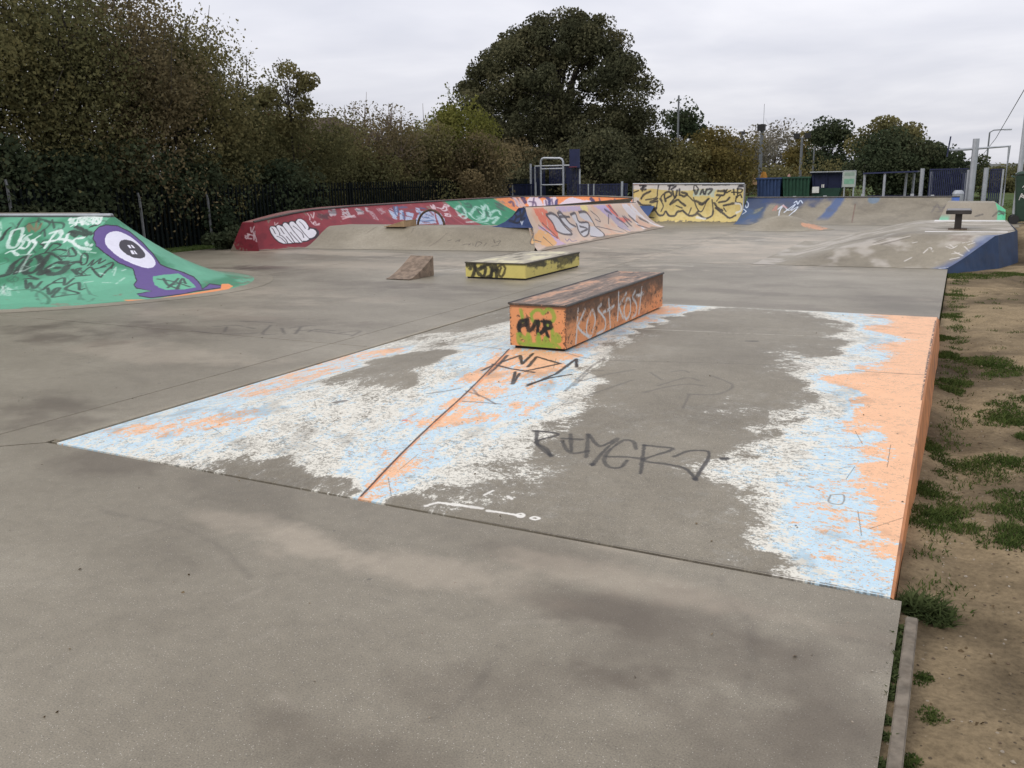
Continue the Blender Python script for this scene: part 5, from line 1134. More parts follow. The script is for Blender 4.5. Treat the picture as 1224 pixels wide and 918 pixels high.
LM_DARK = leaf_mat('dark_green_leaves', [(0.082, 0.086, 0.044), (0.128, 0.128, 0.060), (0.175, 0.166, 0.074), (0.23, 0.205, 0.095)])
LM_OLIVE = leaf_mat('olive_leaves', [(0.092, 0.092, 0.046), (0.148, 0.141, 0.066), (0.21, 0.188, 0.083), (0.285, 0.243, 0.11)])
LM_BROWN = leaf_mat('browning_leaves', [(0.098, 0.086, 0.052), (0.156, 0.131, 0.072), (0.22, 0.176, 0.092), (0.275, 0.216, 0.115)])
LM_OAK = leaf_mat('oak_leaves', [(0.052, 0.056, 0.034), (0.080, 0.083, 0.047), (0.116, 0.112, 0.061), (0.160, 0.138, 0.074)], .2, .35)  # greyed slightly, painting mild distance haze into the leaves
LM_LIME = leaf_mat('lime_green_leaves', [(0.07, 0.08, 0.02), (0.13, 0.14, 0.035), (0.20, 0.20, 0.055), (0.27, 0.25, 0.08)])
LM_GOLD = leaf_mat('golden_leaves', [(0.085, 0.074, 0.030), (0.145, 0.122, 0.045), (0.22, 0.172, 0.062), (0.28, 0.215, 0.085)])
LM_GREY = leaf_mat('grey_willow_leaves', [(0.10, 0.092, 0.065), (0.17, 0.155, 0.115), (0.25, 0.23, 0.18), (0.32, 0.295, 0.24)])
LM_FAR = leaf_mat('far_leaves', [(0.075, 0.085, 0.085), (0.10, 0.11, 0.11), (0.13, 0.14, 0.14)])  # blue-grey hue puts distance haze into the leaf colour
LM_EVER = leaf_mat('evergreen_leaves', [(0.030, 0.042, 0.026), (0.048, 0.064, 0.036), (0.074, 0.088, 0.048), (0.105, 0.108, 0.060)], .2, .5)
LM_RED = leaf_mat('russet_leaves', [(0.09, 0.045, 0.028), (0.14, 0.066, 0.038), (0.18, 0.09, 0.05)])

HG = 'trees along the palisade fence'
def hedge(px, dist, h, rx, ry, n_cl, n_leaf, leaf, mat, seed, label, zb=0.0, **k):
    x, y = along(px, dist); return tree(k.pop('name', 'hedge_tree'), label, 'tree', x, y, h, rx, ry, 0, int(n_cl * 1.4), int(n_leaf * 2.5), leaf * .68, mat, seed, zb, group=HG, **k)
# the big left-hand thicket
hedge(-150, 24.0, 7.7, 2.6, 2.0, 60, 15000, .10, LM_DARK, 101, 'tall dark tree leaning in at the far left edge of the photo', twigs=10)
hedge(-10, 25.2, 7.15, 2.5, 1.8, 75, 21000, .09, LM_OLIVE, 102, 'tallest olive tree of the thicket, leftmost behind the green quarter pipe', wisps=40, twigs=60, gappy=.6)
hedge(70, 26.2, 7.1, 2.2, 1.7, 70, 19000, .09, LM_DARK, 103, 'tall dark tree with bare twigs on top, left of the light fence post', wisps=40, twigs=80, gappy=.8)
hedge(150, 26.8, 6.9, 2.1, 1.7, 70, 19000, .09, LM_BROWN, 104, 'tall browning tree in the thicket above the purple eye figure', wisps=40, twigs=80, gappy=.6)
hedge(222, 28.2, 6.35, 1.9, 1.7, 60, 16500, .09, LM_OLIVE, 105, 'rounded olive tree at the right shoulder of the tall thicket', wisps=30, twigs=50)
hedge(273, 30.0, 5.35, 1.35, 1.6, 50, 12000, .09, LM_DARK, 106, 'lower dark tree where the thicket drops down to the right', wisps=20, twigs=30)
hedge(352, 32.5, 4.2, 2.2, 1.6, 52, 13500, .09, LM_DARK, 107, 'dark bushy tree above the white bubble letters', wisps=10, twigs=16)
hedge(352, 31.0, 5.45, 1.2, .8, 20, 1900, .10, LM_OLIVE, 108, 'thin sapling with a see-through crown, standing above the hedge', zb=3.2, spread=.20, trunk_r=.06, gappy=.5, twigs=26, name='sapling_tree')
hedge(318, 36.0, 4.9, .8, .8, 20, 2200, .10, LM_RED, 109, 'small russet tree glowing orange behind the thin sapling', zb=2.2, name='sapling_tree')
hedge(440, 36.0, 4.0, 2.4, 1.7, 56, 15000, .095, LM_BROWN, 110, 'brown hedge tree with upright bare twigs on its top', twigs=260, bark=M_TWIG)
hedge(500, 37.5, 3.95, 2.0, 1.6, 46, 11000, .10, LM_OLIVE, 111, 'olive hedge tree right of the bare twiggy one', twigs=60, bark=M_TWIG)
hedge(545, 39.0, 4.55, 1.9, 1.5, 46, 9500, .11, LM_LIME, 112, 'yellow green bush tree left of the big oak', zb=1.2, wisps=20)
hedge(560, 37.5, 3.3, 1.6, 1.5, 40, 8500, .10, LM_BROWN, 113, 'low brown bush in front of the yellow green tree')
hedge(410, 34.5, 3.1, 2.2, 1.4, 40, 9000, .10, LM_DARK, 114, 'low dark hedge bush behind the fence, above the maroon plateau')
hedge(470, 36.4, 2.7, 2.0, 1.3, 40, 8000, .10, LM_DARK, 115, 'low dark hedge bush behind the fence, above the steel arch')
for i, (px, d_, h, lab) in enumerate(((20, 22.6, 2.7, 'dark shrub at the fence behind the green quarter pipe, by the left edge'), (105, 22.8, 2.5, 'dark shrub at the fence left of the middle light post'), (190, 23.4, 2.6, 'dark shrub at the fence between the two right-hand light posts'), (262, 25.4, 2.4, 'dark shrub at the fence left of the maroon end wall'), (330, 29.0, 2.3, 'dark shrub at the fence behind the maroon plateau'))):
    x, y = along(px, d_); x = min(x, -19.4); tree('hedge_shrub', lab, 'shrub', x - .1, y, h, 1.25, 1.6, 0, 38, 8500, .08, LM_EVER, 130 + i, 0, group='shrubs behind the palisade fence')  # dark leaf colour also stands in for shade under the overhanging trees

# big oak
ox, oy = along(669, 52)
OP = [(550, 125), (557, 112), (551, 98), (562, 88), (573, 93), (570, 72), (578, 54), (589, 60), (597, 40), (608, 35), (615, 45), (622, 22), (632, 15), (641, 27), (650, 9), (660, 7), (668, 22), (677, 11), (690, 8), (700, 20), (709, 26), (716, 13), (729, 15), (734, 30), (746, 33), (749, 44), (741, 58), (757, 60), (771, 56), (777, 66), (773, 82), (784, 92), (779, 105), (791, 118), (788, 134), (776, 140), (766, 152), (772, 175), (770, 214), (592, 214), (584, 168), (566, 150), (572, 136)]
OPW = [((on_y(px, py + 6, oy).x - ox) * .95, on_y(px, py + 6, oy).z) for px, py in OP]
oak = tree('oak_tree', 'huge dark round oak tree towering over the middle of the hedge', 'tree', ox, oy, 11.0, 5.2, 4.4, 0, 540, 150000, .105, LM_OAK, 201, 1.0, spread=.086, trunk_r=.42, gappy=.25, outline=OPW)
def bg(px, d_, ytop, rpx, n_cl, n_leaf, leaf, mat, seed, label, zb=.2, name='background_tree', ryk=.9, group='trees behind the park', **k):
    x, y = along(px, d_); hz = 214.5 - (px - 612) * math.tan(ROLL)
    h = EYE + (hz - ytop) * d_ / FOC * 1.04; rx = rpx * d_ / FOC
    return tree(name, label, 'tree', x, y, h, rx, rx * ryk, 0, int(n_cl * 1.4), int(n_leaf * 1.7), leaf * .74, mat, seed, zb, group=group, **k)
bg(600, 48, 175, 44, 40, 9000, .16, LM_BROWN, 203, 'brown bushy tree at the left foot of the big oak')
bg(705, 46, 172, 50, 40, 9500, .15, LM_OAK, 204, 'dark bushy tree under the right side of the big oak, behind the court goal')
bg(640, 47.5, 188, 60, 44, 10000, .15, LM_OAK, 219, 'dark low bush filling the foot of the big oak', zb=-.1)
bg(760, 50, 152, 34, 34, 7000, .16, LM_OAK, 205, 'dark rounded tree hugging the right side of the big oak')
bg(815, 74, 139, 24, 30, 4200, .22, LM_EVER, 206, 'dark tree behind the plain pole, right of the big oak')
bg(800, 50, 178, 34, 34, 7000, .14, LM_OLIVE, 207, 'olive bush right of the dark rounded tree, behind the yellow wall')
bg(855, 52, 166, 42, 44, 9500, .14, LM_GOLD, 208, 'golden willow bush directly above the yellow wall')
bg(925, 84, 160, 36, 36, 5200, .20, LM_GREY, 209, 'pale grey leafless-looking willow behind the floodlight', twigs=70, bark=M_TWIG)
bg(890, 80, 166, 30, 30, 3600, .20, LM_GREY, 210, 'smaller pale grey willow left of the floodlight', twigs=40, bark=M_TWIG)
bg(962, 78, 172, 22, 26, 3200, .20, LM_GOLD, 211, 'yellowing tree just left of the conical dark tree')
bg(990, 66, 153, 23, 36, 6500, .17, LM_EVER, 212, 'conical dark green tree behind the navy skip', top_pow=.85)
bg(1060, 56, 157, 30, 40, 8000, .16, LM_OLIVE, 213, 'broad tree with a yellow green top, right of the sign board', zb=.4)
bg(1060, 54, 172, 36, 40, 9500, .15, LM_EVER, 214, 'dark green lower tree in front of the yellow green one')
bg(1120, 56, 176, 34, 36, 7500, .15, LM_EVER, 215, 'dark shrubby tree behind the right-hand court')
bg(1185, 62, 200, 40, 30, 5000, .15, LM_DARK, 216, 'low dark bush at the right end of the court')
bg(1235, 58, 214, 30, 24, 3000, .15, LM_DARK, 217, 'low dark bush at the right edge behind the green bin')
bg(960, 60, 200, 55, 30, 5200, .14, LM_OLIVE, 218, 'low olive scrub behind the blue and green containers', zb=-.1)
for i, (px, yt, rp) in enumerate(((1012, 194, 9), (1022, 190, 8), (1003, 188, 7))):
    bg(px, 190, yt, rp, 14, 700, .5, LM_FAR, 230 + i, ('tiny faded tree on the far hill, lowest of the three', 'tiny faded tree on the far hill, rightmost', 'tiny faded tree on the far hill beside the conical tree')[i], group='tiny trees on the far hill')
m = MB(); m.grid([[(along(px, d_)[0], along(px, d_)[1], z) for px in (940, 985, 1020, 1060, 1110, 1200, 1330)] for d_, z in ((160, -.1), (190, 2.6), (240, 2.7), (300, -.2))])
struct(m.build('far_hill', plain('far_hill_scrub', (0.10, 0.105, 0.09), .95, .4, .2), smooth=True))

# palisade fence
M_FENCE = plain('dark_green_fence', (0.007, 0.010, 0.0095), .7, .3, 6)
M_FENCE.node_tree.nodes['Principled BSDF'].inputs['Specular IOR Level'].default_value = .08
fn = thing('palisade_fence', 'long dark steel palisade fence in front of the trees at the left', 'fence', (-18.7, 20, 0))
FY0, FY1 = 5.0, 47.0
pl = MB()
y = FY0
while y < FY1:
    pl.hexa([(-18.70, y, 0), (-18.64, y, 0), (-18.64, y + .075, 0), (-18.70, y + .075, 0), (-18.68, y + .01, 1.62), (-18.66, y + .01, 1.62), (-18.66, y + .065, 1.62), (-18.68, y + .065, 1.62)])
    y += .155
stuff(put(pl, 'pale', M_FENCE, fn))
for z in (.3, 1.35):
    b = MB(); b.box(-18.76, -18.705, FY0, FY1, z, z + .06); put(b, 'rail', M_FENCE, fn)
y = FY0
while y < FY1:
    b = MB(); b.box(-18.86, -18.765, y, y + .09, -.2, 1.6); put(b, 'post', M_FENCE, fn); y += 2.75
for px, py, lab in ((8, 215, 'pale upright stake in front of the fence, at the left edge'), (166.5, 231, 'pale upright stake in front of the fence, above the eye figure'), (248, 231, 'pale upright stake in front of the fence, left of the maroon wall')):
    p = on_x(px, py, -18.45); b = MB(); b.tube([(p.x, p.y, -.15), (p.x - .02, p.y, p.z - .12)], .035, 6); b.tube([(p.x - .02, p.y, p.z - .12), (p.x - .08, p.y + .02, p.z)], .03, 6)
    o = tag(b.build('fence_stake', plain('weathered_stake', (0.16, 0.165, 0.165), .6, .3, 8)), lab, 'post', 'pale stakes by the fence')

# tiled roof and brick wall behind the sapling
hx, hy = along(345, 62)
hs = thing('brick_house', 'house with a brown tiled roof half hidden behind the hedge and sapling', 'house', (hx, hy, 0))
b = MB(); b.box(hx - 4.5, hx + 4.2, hy - 2, hy + 3, -.2, 4.8); put(b, 'wall', plain('orange_brick', (0.20, 0.085, 0.05), .8, .3, 2), hs)
b = MB(); b.hexa([(hx - 4.8, hy - 2.4, 4.75), (hx + 4.6, hy - 2.4, 4.75), (hx + 4.6, hy + 3.4, 4.75), (hx - 4.8, hy + 3.4, 4.75), (hx - 3.9, hy + .4, 5.85), (hx + 3.6, hy + .4, 5.85), (hx + 3.6, hy + .6, 5.85), (hx - 3.9, hy + .6, 5.85)]); put(b, 'roof', plain('brown_roof_tile', (0.070, 0.046, 0.034), .9, .3, 3), hs)

# ---- grass
LM_GRASS = leaf_mat('grass_blades', [(0.036, 0.056, 0.016), (0.060, 0.092, 0.026), (0.095, 0.125, 0.036), (0.14, 0.145, 0.055)], .3, 3)
LM_WEED = leaf_mat('weed_leaves', [(0.040, 0.055, 0.022), (0.065, 0.085, 0.032), (0.10, 0.12, 0.05)], .3, 5)
def blades(name, centres, n, hgt, rad, mat, seed, parent=None, wide=.006, zf=None, lean=.55):
    r = np.random.default_rng(seed); cs = np.array(centres, float); k = r.integers(0, len(cs), n)
    rr_ = np.sqrt(r.random(n)) * rad; aa = r.uniform(0, 2 * np.pi, n)
    base = cs[k].copy(); base[:, 0] += rr_ * np.cos(aa); base[:, 1] += rr_ * np.sin(aa)
    if zf: base[:, 2] = [zf(a, b) for a, b in base[:, :2]]
    base[:, 2] -= .004
    L = hgt * r.uniform(.45, 1.15, n) * (1 - .45 * rr_ / max(rad, 1e-6)); th = r.uniform(0, 2 * np.pi, n); ln = lean * r.uniform(.2, 1.2, n)
    d = np.stack([np.cos(th) * ln, np.sin(th) * ln, np.ones(n)], 1); d /= np.linalg.norm(d, axis=1)[:, None]
    sd_ = np.stack([-np.sin(th + r.normal(size=n)), np.cos(th + r.normal(size=n)), np.zeros(n)], 1) * (wide * r.uniform(.6, 1.3, n))[:, None]
    mid = base + d * (L * .55)[:, None]; d2 = d + np.stack([np.cos(th) * ln * .9, np.sin(th) * ln * .9, -.35 * np.ones(n)], 1); d2 /= np.linalg.norm(d2, axis=1)[:, None]
    tip = mid + d2 * (L * .5)[:, None]
    v = np.stack([base - sd_, base + sd_, mid + sd_ * .75, mid - sd_ * .75, tip], 1).reshape(-1, 3)
    i0 = np.arange(n) * 5
    lo = np.stack([i0, i0 + 1, i0 + 2, i0 + 3, i0 + 3, i0 + 2, i0 + 4], 1).ravel().astype(np.int32)
    st_ = np.stack([np.arange(n) * 7, np.arange(n) * 7 + 4], 1).ravel().astype(np.int32)
    me = bpy.data.meshes.new(name); me.vertices.add(5 * n); me.vertices.foreach_set('co', v.astype(np.float32).ravel())
    me.loops.add(7 * n); me.loops.foreach_set('vertex_index', lo); me.polygons.add(2 * n); me.polygons.foreach_set('loop_start', st_)
    me.materials.append(mat); a_ = me.attributes.new('shade', 'FLOAT', 'FACE'); a_.data.foreach_set('value', np.repeat(r.random(n), 2).astype(np.float32))
    me.update(calc_edges=True); me.validate()
    o = bpy.data.objects.new(name, me); COL.objects.link(o)
    if parent: o.parent = parent
    return o
GT = 'grass tufts on the bare ground'
TUFTS = [(1112, 855, .06, .05, 1, 'small green tuft on the dirt beside the kerb, lowest in the photo'), (1085, 912, .05, .05, 1, 'bright tuft at the end of the kerb by the bottom edge'), (1105, 803, .05, .035, 1, 'tiny grass wisp on the dirt right of the kerb'),
  (1127, 620, .13, .12, 3, 'large dark tuft against the orange wall, above the weed at the ramp corner'), (1120, 580, .12, .09, 3, 'dark tuft against the orange wall next above the largest one'), (1115, 530, .12, .08, 3, 'grass tuft beside the orange wall at mid length'), (1145, 545, .12, .06, 2, 'low sparse tuft a step out from the orange wall'),
  (1140, 460, .16, .10, 3, 'dense tuft beside the upper part of the orange wall'), (1130, 425, .14, .09, 3, 'tuft beside the orange wall near the deck crest'), (1128, 400, .15, .08, 3, 'tuft at the far corner of the orange wall'), (1190, 440, .26, .08, 5, 'wide grass patch in the middle of the bare ground'), (1170, 433, .18, .06, 3, 'small grass patch left of the wide one'),
  (1205, 495, .20, .09, 4, 'grass patch on the bare ground at the right edge, above the next two'), (1205, 552, .20, .10, 4, 'grass patch on the bare ground at the right edge, middle one'), (1215, 605, .16, .10, 3, 'grass patch on the bare ground by the right edge, below the middle one'), (1215, 648, .16, .11, 3, 'lowest grass patch at the right edge of the bare ground'), (1222, 515, .14, .08, 3, 'grass patch cut off by the right edge of the photo'),
  (1132, 375, .18, .08, 3, 'low grass along the floor edge just past the ramp'), (1137, 350, .22, .08, 3, 'low grass along the floor edge halfway to the navy wall'), (1190, 327, .55, .09, 10, 'broad grass patch at the foot of the navy wall'), (1150, 330, .35, .09, 6, 'grass patch at the near corner of the navy wall')]
for i, (px, py, rad, hg, dens, lab) in enumerate(TUFTS):
    p = at(px, py, -.04)
    q = np.random.default_rng(900 + i)
    sp_ = 1.0 if rad > .08 else .45; cs = [(p.x + q.normal() * rad * .45 * sp_, p.y + q.normal() * rad * .75 * sp_, 0) for _ in range(7)]
    o = blades('grass_tuft', cs, 520 * dens, hg * .50, rad * .60, LM_GRASS, 500 + i, None, .0030 + .0012 * (p.y > 6), dirt_z, .95)
    tag(o, lab, 'grass', GT)
# broad-leaved weed at the ramp corner
wp = at(1098, 718, -.02)
wd = thing('weed_clump', 'large dark green weed clump growing at the near right corner of the ramp', 'weed', (wp.x, wp.y, -.03))
o = blades('leaf_blades', [(wp.x + a, wp.y + b_, -.02) for a, b_ in ((0, 0), (.05, .02), (.02, .06), (-.03, .03), (.07, -.03))], 620, .125, .055, LM_WEED, 77, None, .0062, dirt_z, 1.7)
o.parent = wd; o.matrix_parent_inverse = Matrix.Translation(-wd.location)
# weeds in the joint between floor and kerb, moss and thin grass (uncountable)
r_ = np.random.default_rng(5)
jc = [(-.06 + r_.normal() * .006, y_, -.01) for y_ in (3.12, 3.06, 3.02, 2.98, 2.92, 2.90, 2.86, 2.82, 2.80, 2.77, 2.70, 2.66, 2.52, 2.44, 2.30)]
o = blades('joint_weeds', jc, 1500, .034, .022, LM_WEED, 91, None, .0048, None, 2.2); tag(o, 'small weeds growing in the gap between floor and kerb', 'weeds', kind='stuff')
jc = [(r_.uniform(.0, .16), r_.uniform(3.4, 16), 0) for _ in range(160)] + [(r_.uniform(.2, 1.5), r_.uniform(4.0, 16), 0) for _ in range(50)]
o = blades('thin_grass', jc, 5200, .05, .07, LM_GRASS, 92, None, .0035, dirt_z, .8); tag(o, 'thin scattered grass along the floor edge and on the bare ground', 'grass', kind='stuff')
# grass verge in front of the left fence
vc = [(r_.uniform(-18.6, -17.35), r_.uniform(11, 24), -.04) for _ in range(500)]
m = MB(); m.grid([[(x_, y_, -.05 + .06 * smooth01((-17.3 - x_) / .5)) for x_ in (-17.28, -17.6, -18.0, -19.5, -22, -40)] for y_ in (4, 10, 14, 18, 22, 30, 48)]); m.f = [f[::-1] for f in m.f]
struct(m.build('grass_verge', M_TURF, smooth=True))
o = blades('verge_grass', vc, 9000, .14, .2, LM_GRASS, 93, None, .01, None, .6); tag(o, 'rough grass along the foot of the dark fence', 'grass', kind='stuff')
tree('verge_bush', 'low green bramble against the maroon end wall', 'shrub', -16.9, 16.6, .55, .55, .5, 0, 16, 1500, .07, LM_EVER, 300, 0, zbase=-.05)
vc = [(r_.uniform(1.0, 8), r_.uniform(22.3, 40), .40) for _ in range(500)]
o = blades('lawn_grass', vc, 7000, .06, .3, LM_GRASS, 94, None, .012, None, .6); tag(o, 'mown grass beyond the footpath at the right', 'grass', kind='stuff')

# ================================================================== COURTS, SIGNS, POLES behind the park
def bars(mb, x0, x1, y, z0, z1, step=.085, wdt=.03):
    x = x0
    while x < x1:
        mb.box(x, min(x + wdt, x1), y - .012, y + .012, z0, z1); x += step
def panel(t, x0, x1, y, z0, z1, step=.07, wdt=.038):
    b = MB(); bars(b, x0, x1, y, z0, z1, step, wdt); stuff(put(b, 'mesh_bars', M_NAVY, t))
    for z in (z0, z1 - .04):
        b = MB(); b.box(x0, x1, y - .03, y + .03, z, z + .04); put(b, 'panel_rail', M_NAVY, t)
def post(t, x, y, z1, r=.05, z0=-.13, mat=None, name='post'):
    b = MB(); b.tube([(x, y, z0), (x, y, z1)], r, 8); put(b, name, mat or M_GALV, t)
Y = 36.0
mg = thing('ball_court_goal', 'navy mesh ball court end with grey goal frame and tall backboard, left of centre', 'ball court', (-16.4, Y, 0))
panel(mg, -19.0, -17.3, Y, .2, 1.38); panel(mg, -17.65, -16.98, Y + .3, .2, 2.12); panel(mg, -15.9, -15.26, Y + .3, .2, 2.12); panel(mg, -16.98, -15.9, Y + .75, 1.37, 2.12); panel(mg, -15.26, -12.9, Y, .2, 1.33)
for x, y_, z, rr_ in ((-19.0, Y, 1.42, .045), (-18.5, Y, 1.38, .03), (-17.68, Y + .25, 2.28, .05), (-17.48, Y + .3, 2.14, .04), (-17.28, Y - .1, 1.46, .05), (-15.25, Y + .25, 2.0, .04), (-14.72, Y - .03, 1.34, .035), (-14.46, Y - .03, 1.34, .035), (-13.14, Y - .05, 1.42, .055)): post(mg, x, y_, z, rr_)
b = MB(); b.tube([(-17.0, Y - .1, -.1), (-17.0, Y - .1, 2.36), (-16.94, Y - .1, 2.47), (-16.85, Y - .1, 2.5), (-16.05, Y - .1, 2.47), (-15.95, Y - .1, 2.42), (-15.9, Y - .1, 2.32), (-15.9, Y - .1, -.1)], .05, 8); put(b, 'goal_frame', M_GALV, mg)
for z, xa, xb in ((2.03, -17.0, -15.9), (1.33, -17.0, -15.9), (2.16, -17.3, -15.6)): b = MB(); b.tube([(xa, Y - .1, z), (xb, Y - .1, z)], .032, 6); put(b, 'crossbar', M_GALV, mg)
post(mg, -16.27, Y + .7, 1.37, .04)
b = MB(); b.box(-15.68, -15.2, Y + .1, Y + .16, 2.05, 2.85); put(b, 'backboard', M_NAVY, mg)
b = MB(); b.tube([(-15.42 + .17 * math.cos(a), Y - .12 + .17 * math.sin(a), 2.08) for a in [2 * math.pi * i / 14 for i in range(15)]], .015, 5); put(b, 'hoop', plain('red_hoop', (0.25, 0.03, 0.025), .5), mg)

sh = thing('shelter_frame', 'open shelter frame of pale posts under a flat navy roof, right of the sign board', 'shelter', (-2.3, 34, 0))
for x, y_, z in ((-3.18, 34, 1.52), (-2.5, 33.8, 1.54), (-1.85, 34.6, 1.53), (-1.62, 35.1, 1.52)): post(sh, x, y_, z, .045)
b = MB(); b.hexa([(-3.22, 33.7, 1.53), (-1.45, 33.7, 1.56), (-1.45, 35.3, 1.56), (-3.22, 35.3, 1.53), (-3.22, 33.7, 1.58), (-1.45, 33.7, 1.61), (-1.45, 35.3, 1.61), (-3.22, 35.3, 1.58)]); put(b, 'roof', M_NAVY, sh)
b = MB(); b.box(-3.15, -1.5, 35.2, 35.24, .6, .75); put(b, 'rail', M_NAVY, sh)

mr = thing('ball_court_cage', 'right-hand court cage of navy mesh between thick pale posts under a high crossbar', 'ball court', (0, 34, 0))
panel(mr, -1.08, .12, 34, .3, 1.66, .06, .036); panel(mr, .78, 1.2, 34, .3, 1.62, .06, .04)
for x, y_, z, rr_ in ((-1.3, 33.8, 1.68, .07), (-1.03, 34.2, 1.56, .05), (.0, 34.1, 1.5, .06), (.13, 33.9, 1.6, .05), (.26, 33.8, 2.62, .10), (.66, 33.9, 1.66, .08), (1.16, 33.8, 1.6, .03)): post(mr, x, y_, z, rr_)
b = MB(); b.tube([(-.52, 33.8, 2.26), (1.26, 33.8, 2.34), (1.24, 33.8, -.1)], .05, 8); put(b, 'crossbar', M_GALV, mr)
b = MB(); b.hexa([(-.60, 33.6, 2.05), (-.56, 33.6, 2.05), (-.56, 34.0, 2.05), (-.60, 34.0, 2.05), (-.54, 33.6, 2.72), (-.50, 33.6, 2.72), (-.50, 34.0, 2.72), (-.54, 34.0, 2.72)]); put(b, 'backboard', M_NAVY, mr)
dr = thing('litter_bin', 'pale domed litter bin in front of the right-hand court mesh', 'litter bin', (-.1, 33.2, .4))
b = MB(); b.tube([(-.12, 33.2, .35), (-.12, 33.2, .82)], .18, 14); put(b, 'bin_drum', M_GALV, dr)
b = MB(); b.tube([(-.12, 33.2, .825), (-.12, 33.2, .90), (-.12, 33.2, .94)], .19, 14, .11); put(b, 'bin_lid', M_GALV, dr)

# wheelie bin at the right edge
x, y = 1.28, 22.0; z = .425
wb = thing('wheelie_bin', 'dark green wheelie bin with white scribble, cut off by the right edge', 'wheelie bin', (x, y, z))
M_GREENP = plain('green_bin_plastic', (0.022, 0.05, 0.032), .45, .2, 8)
b = MB(); b.hexa([(x - .20, y - .2, z + .06), (x + .20, y - .2, z + .06), (x + .20, y + .2, z + .06), (x - .20, y + .2, z + .06), (x - .28, y - .27, z + 1.05), (x + .28, y - .27, z + 1.05), (x + .28, y + .27, z + 1.05), (x - .28, y + .27, z + 1.05)]); put(b, 'bin_body', M_GREENP, wb, bevel=.02)
b = MB(); b.hexa([(x - .30, y - .30, z + 1.055), (x + .30, y - .30, z + 1.055), (x + .30, y + .30, z + 1.055), (x - .30, y + .30, z + 1.055), (x - .24, y - .24, z + 1.12), (x + .24, y - .24, z + 1.12), (x + .24, y + .24, z + 1.12), (x - .24, y + .24, z + 1.12)]); put(b, 'lid', M_GREENP, wb, bevel=.02)
for s_ in (-1, 1):
    b = MB(); b.tube([(x - .23, y + s_ * .20, z + .1), (x - .23, y + s_ * .26, z + .1)], .1, 14); put(b, 'wheel', M_BLACK, wb)
b = MB(); b.tube([(x - .30, y - .2, z + 1.0), (x - .34, y - .2, z + 1.02), (x - .34, y + .2, z + 1.02), (x - .30, y + .2, z + 1.0)], .02, 6); put(b, 'handle', M_GREENP, wb)
b = MB()
for s_ in ([(-.24, .52), (-.20, .66), (-.13, .55), (-.22, .60), (-.12, .62)], [(-.2, .78), (-.14, .86), (-.1, .76), (-.17, .74)]):
    for (ax, az), (bx, bz) in zip(s_, s_[1:]):
        yy_ = lambda q: y - .2 - .07 * (q - .06) / .99 - .006
        b.tube([(x + ax + .06, yy_(az), z + az), (x + bx + .06, yy_(bz), z + bz)], .008, 4)
put(b, 'scribble', M_WHITEP, wb)

# waste containers
def container(x0, x1, y, z0, z1, mat, label, nr, depth=2.0, name='waste_container'):
    t = thing(name, label, 'container', ((x0 + x1) / 2, y, z0))
    b = MB(); b.hexa([(x0 + .1, y, z0), (x1 - .1, y, z0), (x1 - .1, y + depth, z0), (x0 + .1, y + depth, z0), (x0, y - .1, z1), (x1, y - .1, z1), (x1, y + depth, z1), (x0, y + depth, z1)]); put(b, 'tank', mat, t)
    for i in range(nr):
        xx = x0 + .06 + (x1 - x0 - .2) * i / (nr - 1); b = MB(); b.hexa([(xx + .04, y - .05, z0 + .1), (xx + .11, y - .05, z0 + .1), (xx + .11, y + .05, z0 + .1), (xx + .04, y + .05, z0 + .1), (xx, y - .17, z1), (xx + .08, y - .17, z1), (xx + .08, y - .05, z1), (xx, y - .05, z1)]); put(b, 'rib', mat, t)
    b = MB(); b.box(x0 - .03, x1 + .03, y - .2, y - .1, z1 - .06, z1 + .03); put(b, 'rim', mat, t)
    return t
M_CBLUE = plain('container_blue', (0.035, 0.065, 0.16), .6, .3, 3); M_CGREEN = plain('container_green', (0.022, 0.075, 0.045), .6, .35, 3); M_CNAVY = plain('container_navy', (0.012, 0.016, 0.055), .6, .3, 3)
k_ = 50 / 60
container(-12.35 * k_, -10.75 * k_, 50, .1, 1.38, M_CBLUE, 'blue ribbed waste container, leftmost of the row behind the quarter pipe', 7)
container(-10.7 * k_, -8.9 * k_, 50.1, .1, 1.40, M_CGREEN, 'green ribbed waste container between the blue one and the navy skip', 8)
nv = container(-8.85 * k_, -6.95 * k_, 50, .75, 1.6, M_CNAVY, 'navy covered skip with a dark green base, left of the sign board', 3, name='waste_skip')
b = MB(); b.hexa([(-8.6 * k_, 49.9, .1), (-7.2 * k_, 49.9, .1), (-7.2 * k_, 51, .1), (-8.6 * k_, 51, .1), (-8.8 * k_, 49.88, .8), (-7.0 * k_, 49.88, .8), (-7.0 * k_, 51, .8), (-8.8 * k_, 51, .8)]); put(b, 'lower_hopper', plain('hopper_green', (0.012, 0.045, 0.03), .6, .3, 3), nv)
b = MB(); b.box(-8.72 * k_, -8.3 * k_, 49.75, 49.8, .55, .88); put(b, 'notice_plate', M_WHITEP, nv)
for i in (0, 1): b = MB(); b.box((-8.16 + .1 * i) * k_, (-8.1 + .1 * i) * k_, 49.75, 49.78, .83, 1.0); put(b, 'mark', M_WHITEP, nv)
b = MB(); b.box(-8.9 * k_, -6.85 * k_, 49.6, 51.5, 1.63, 1.68); put(b, 'cover', M_GALV, nv)

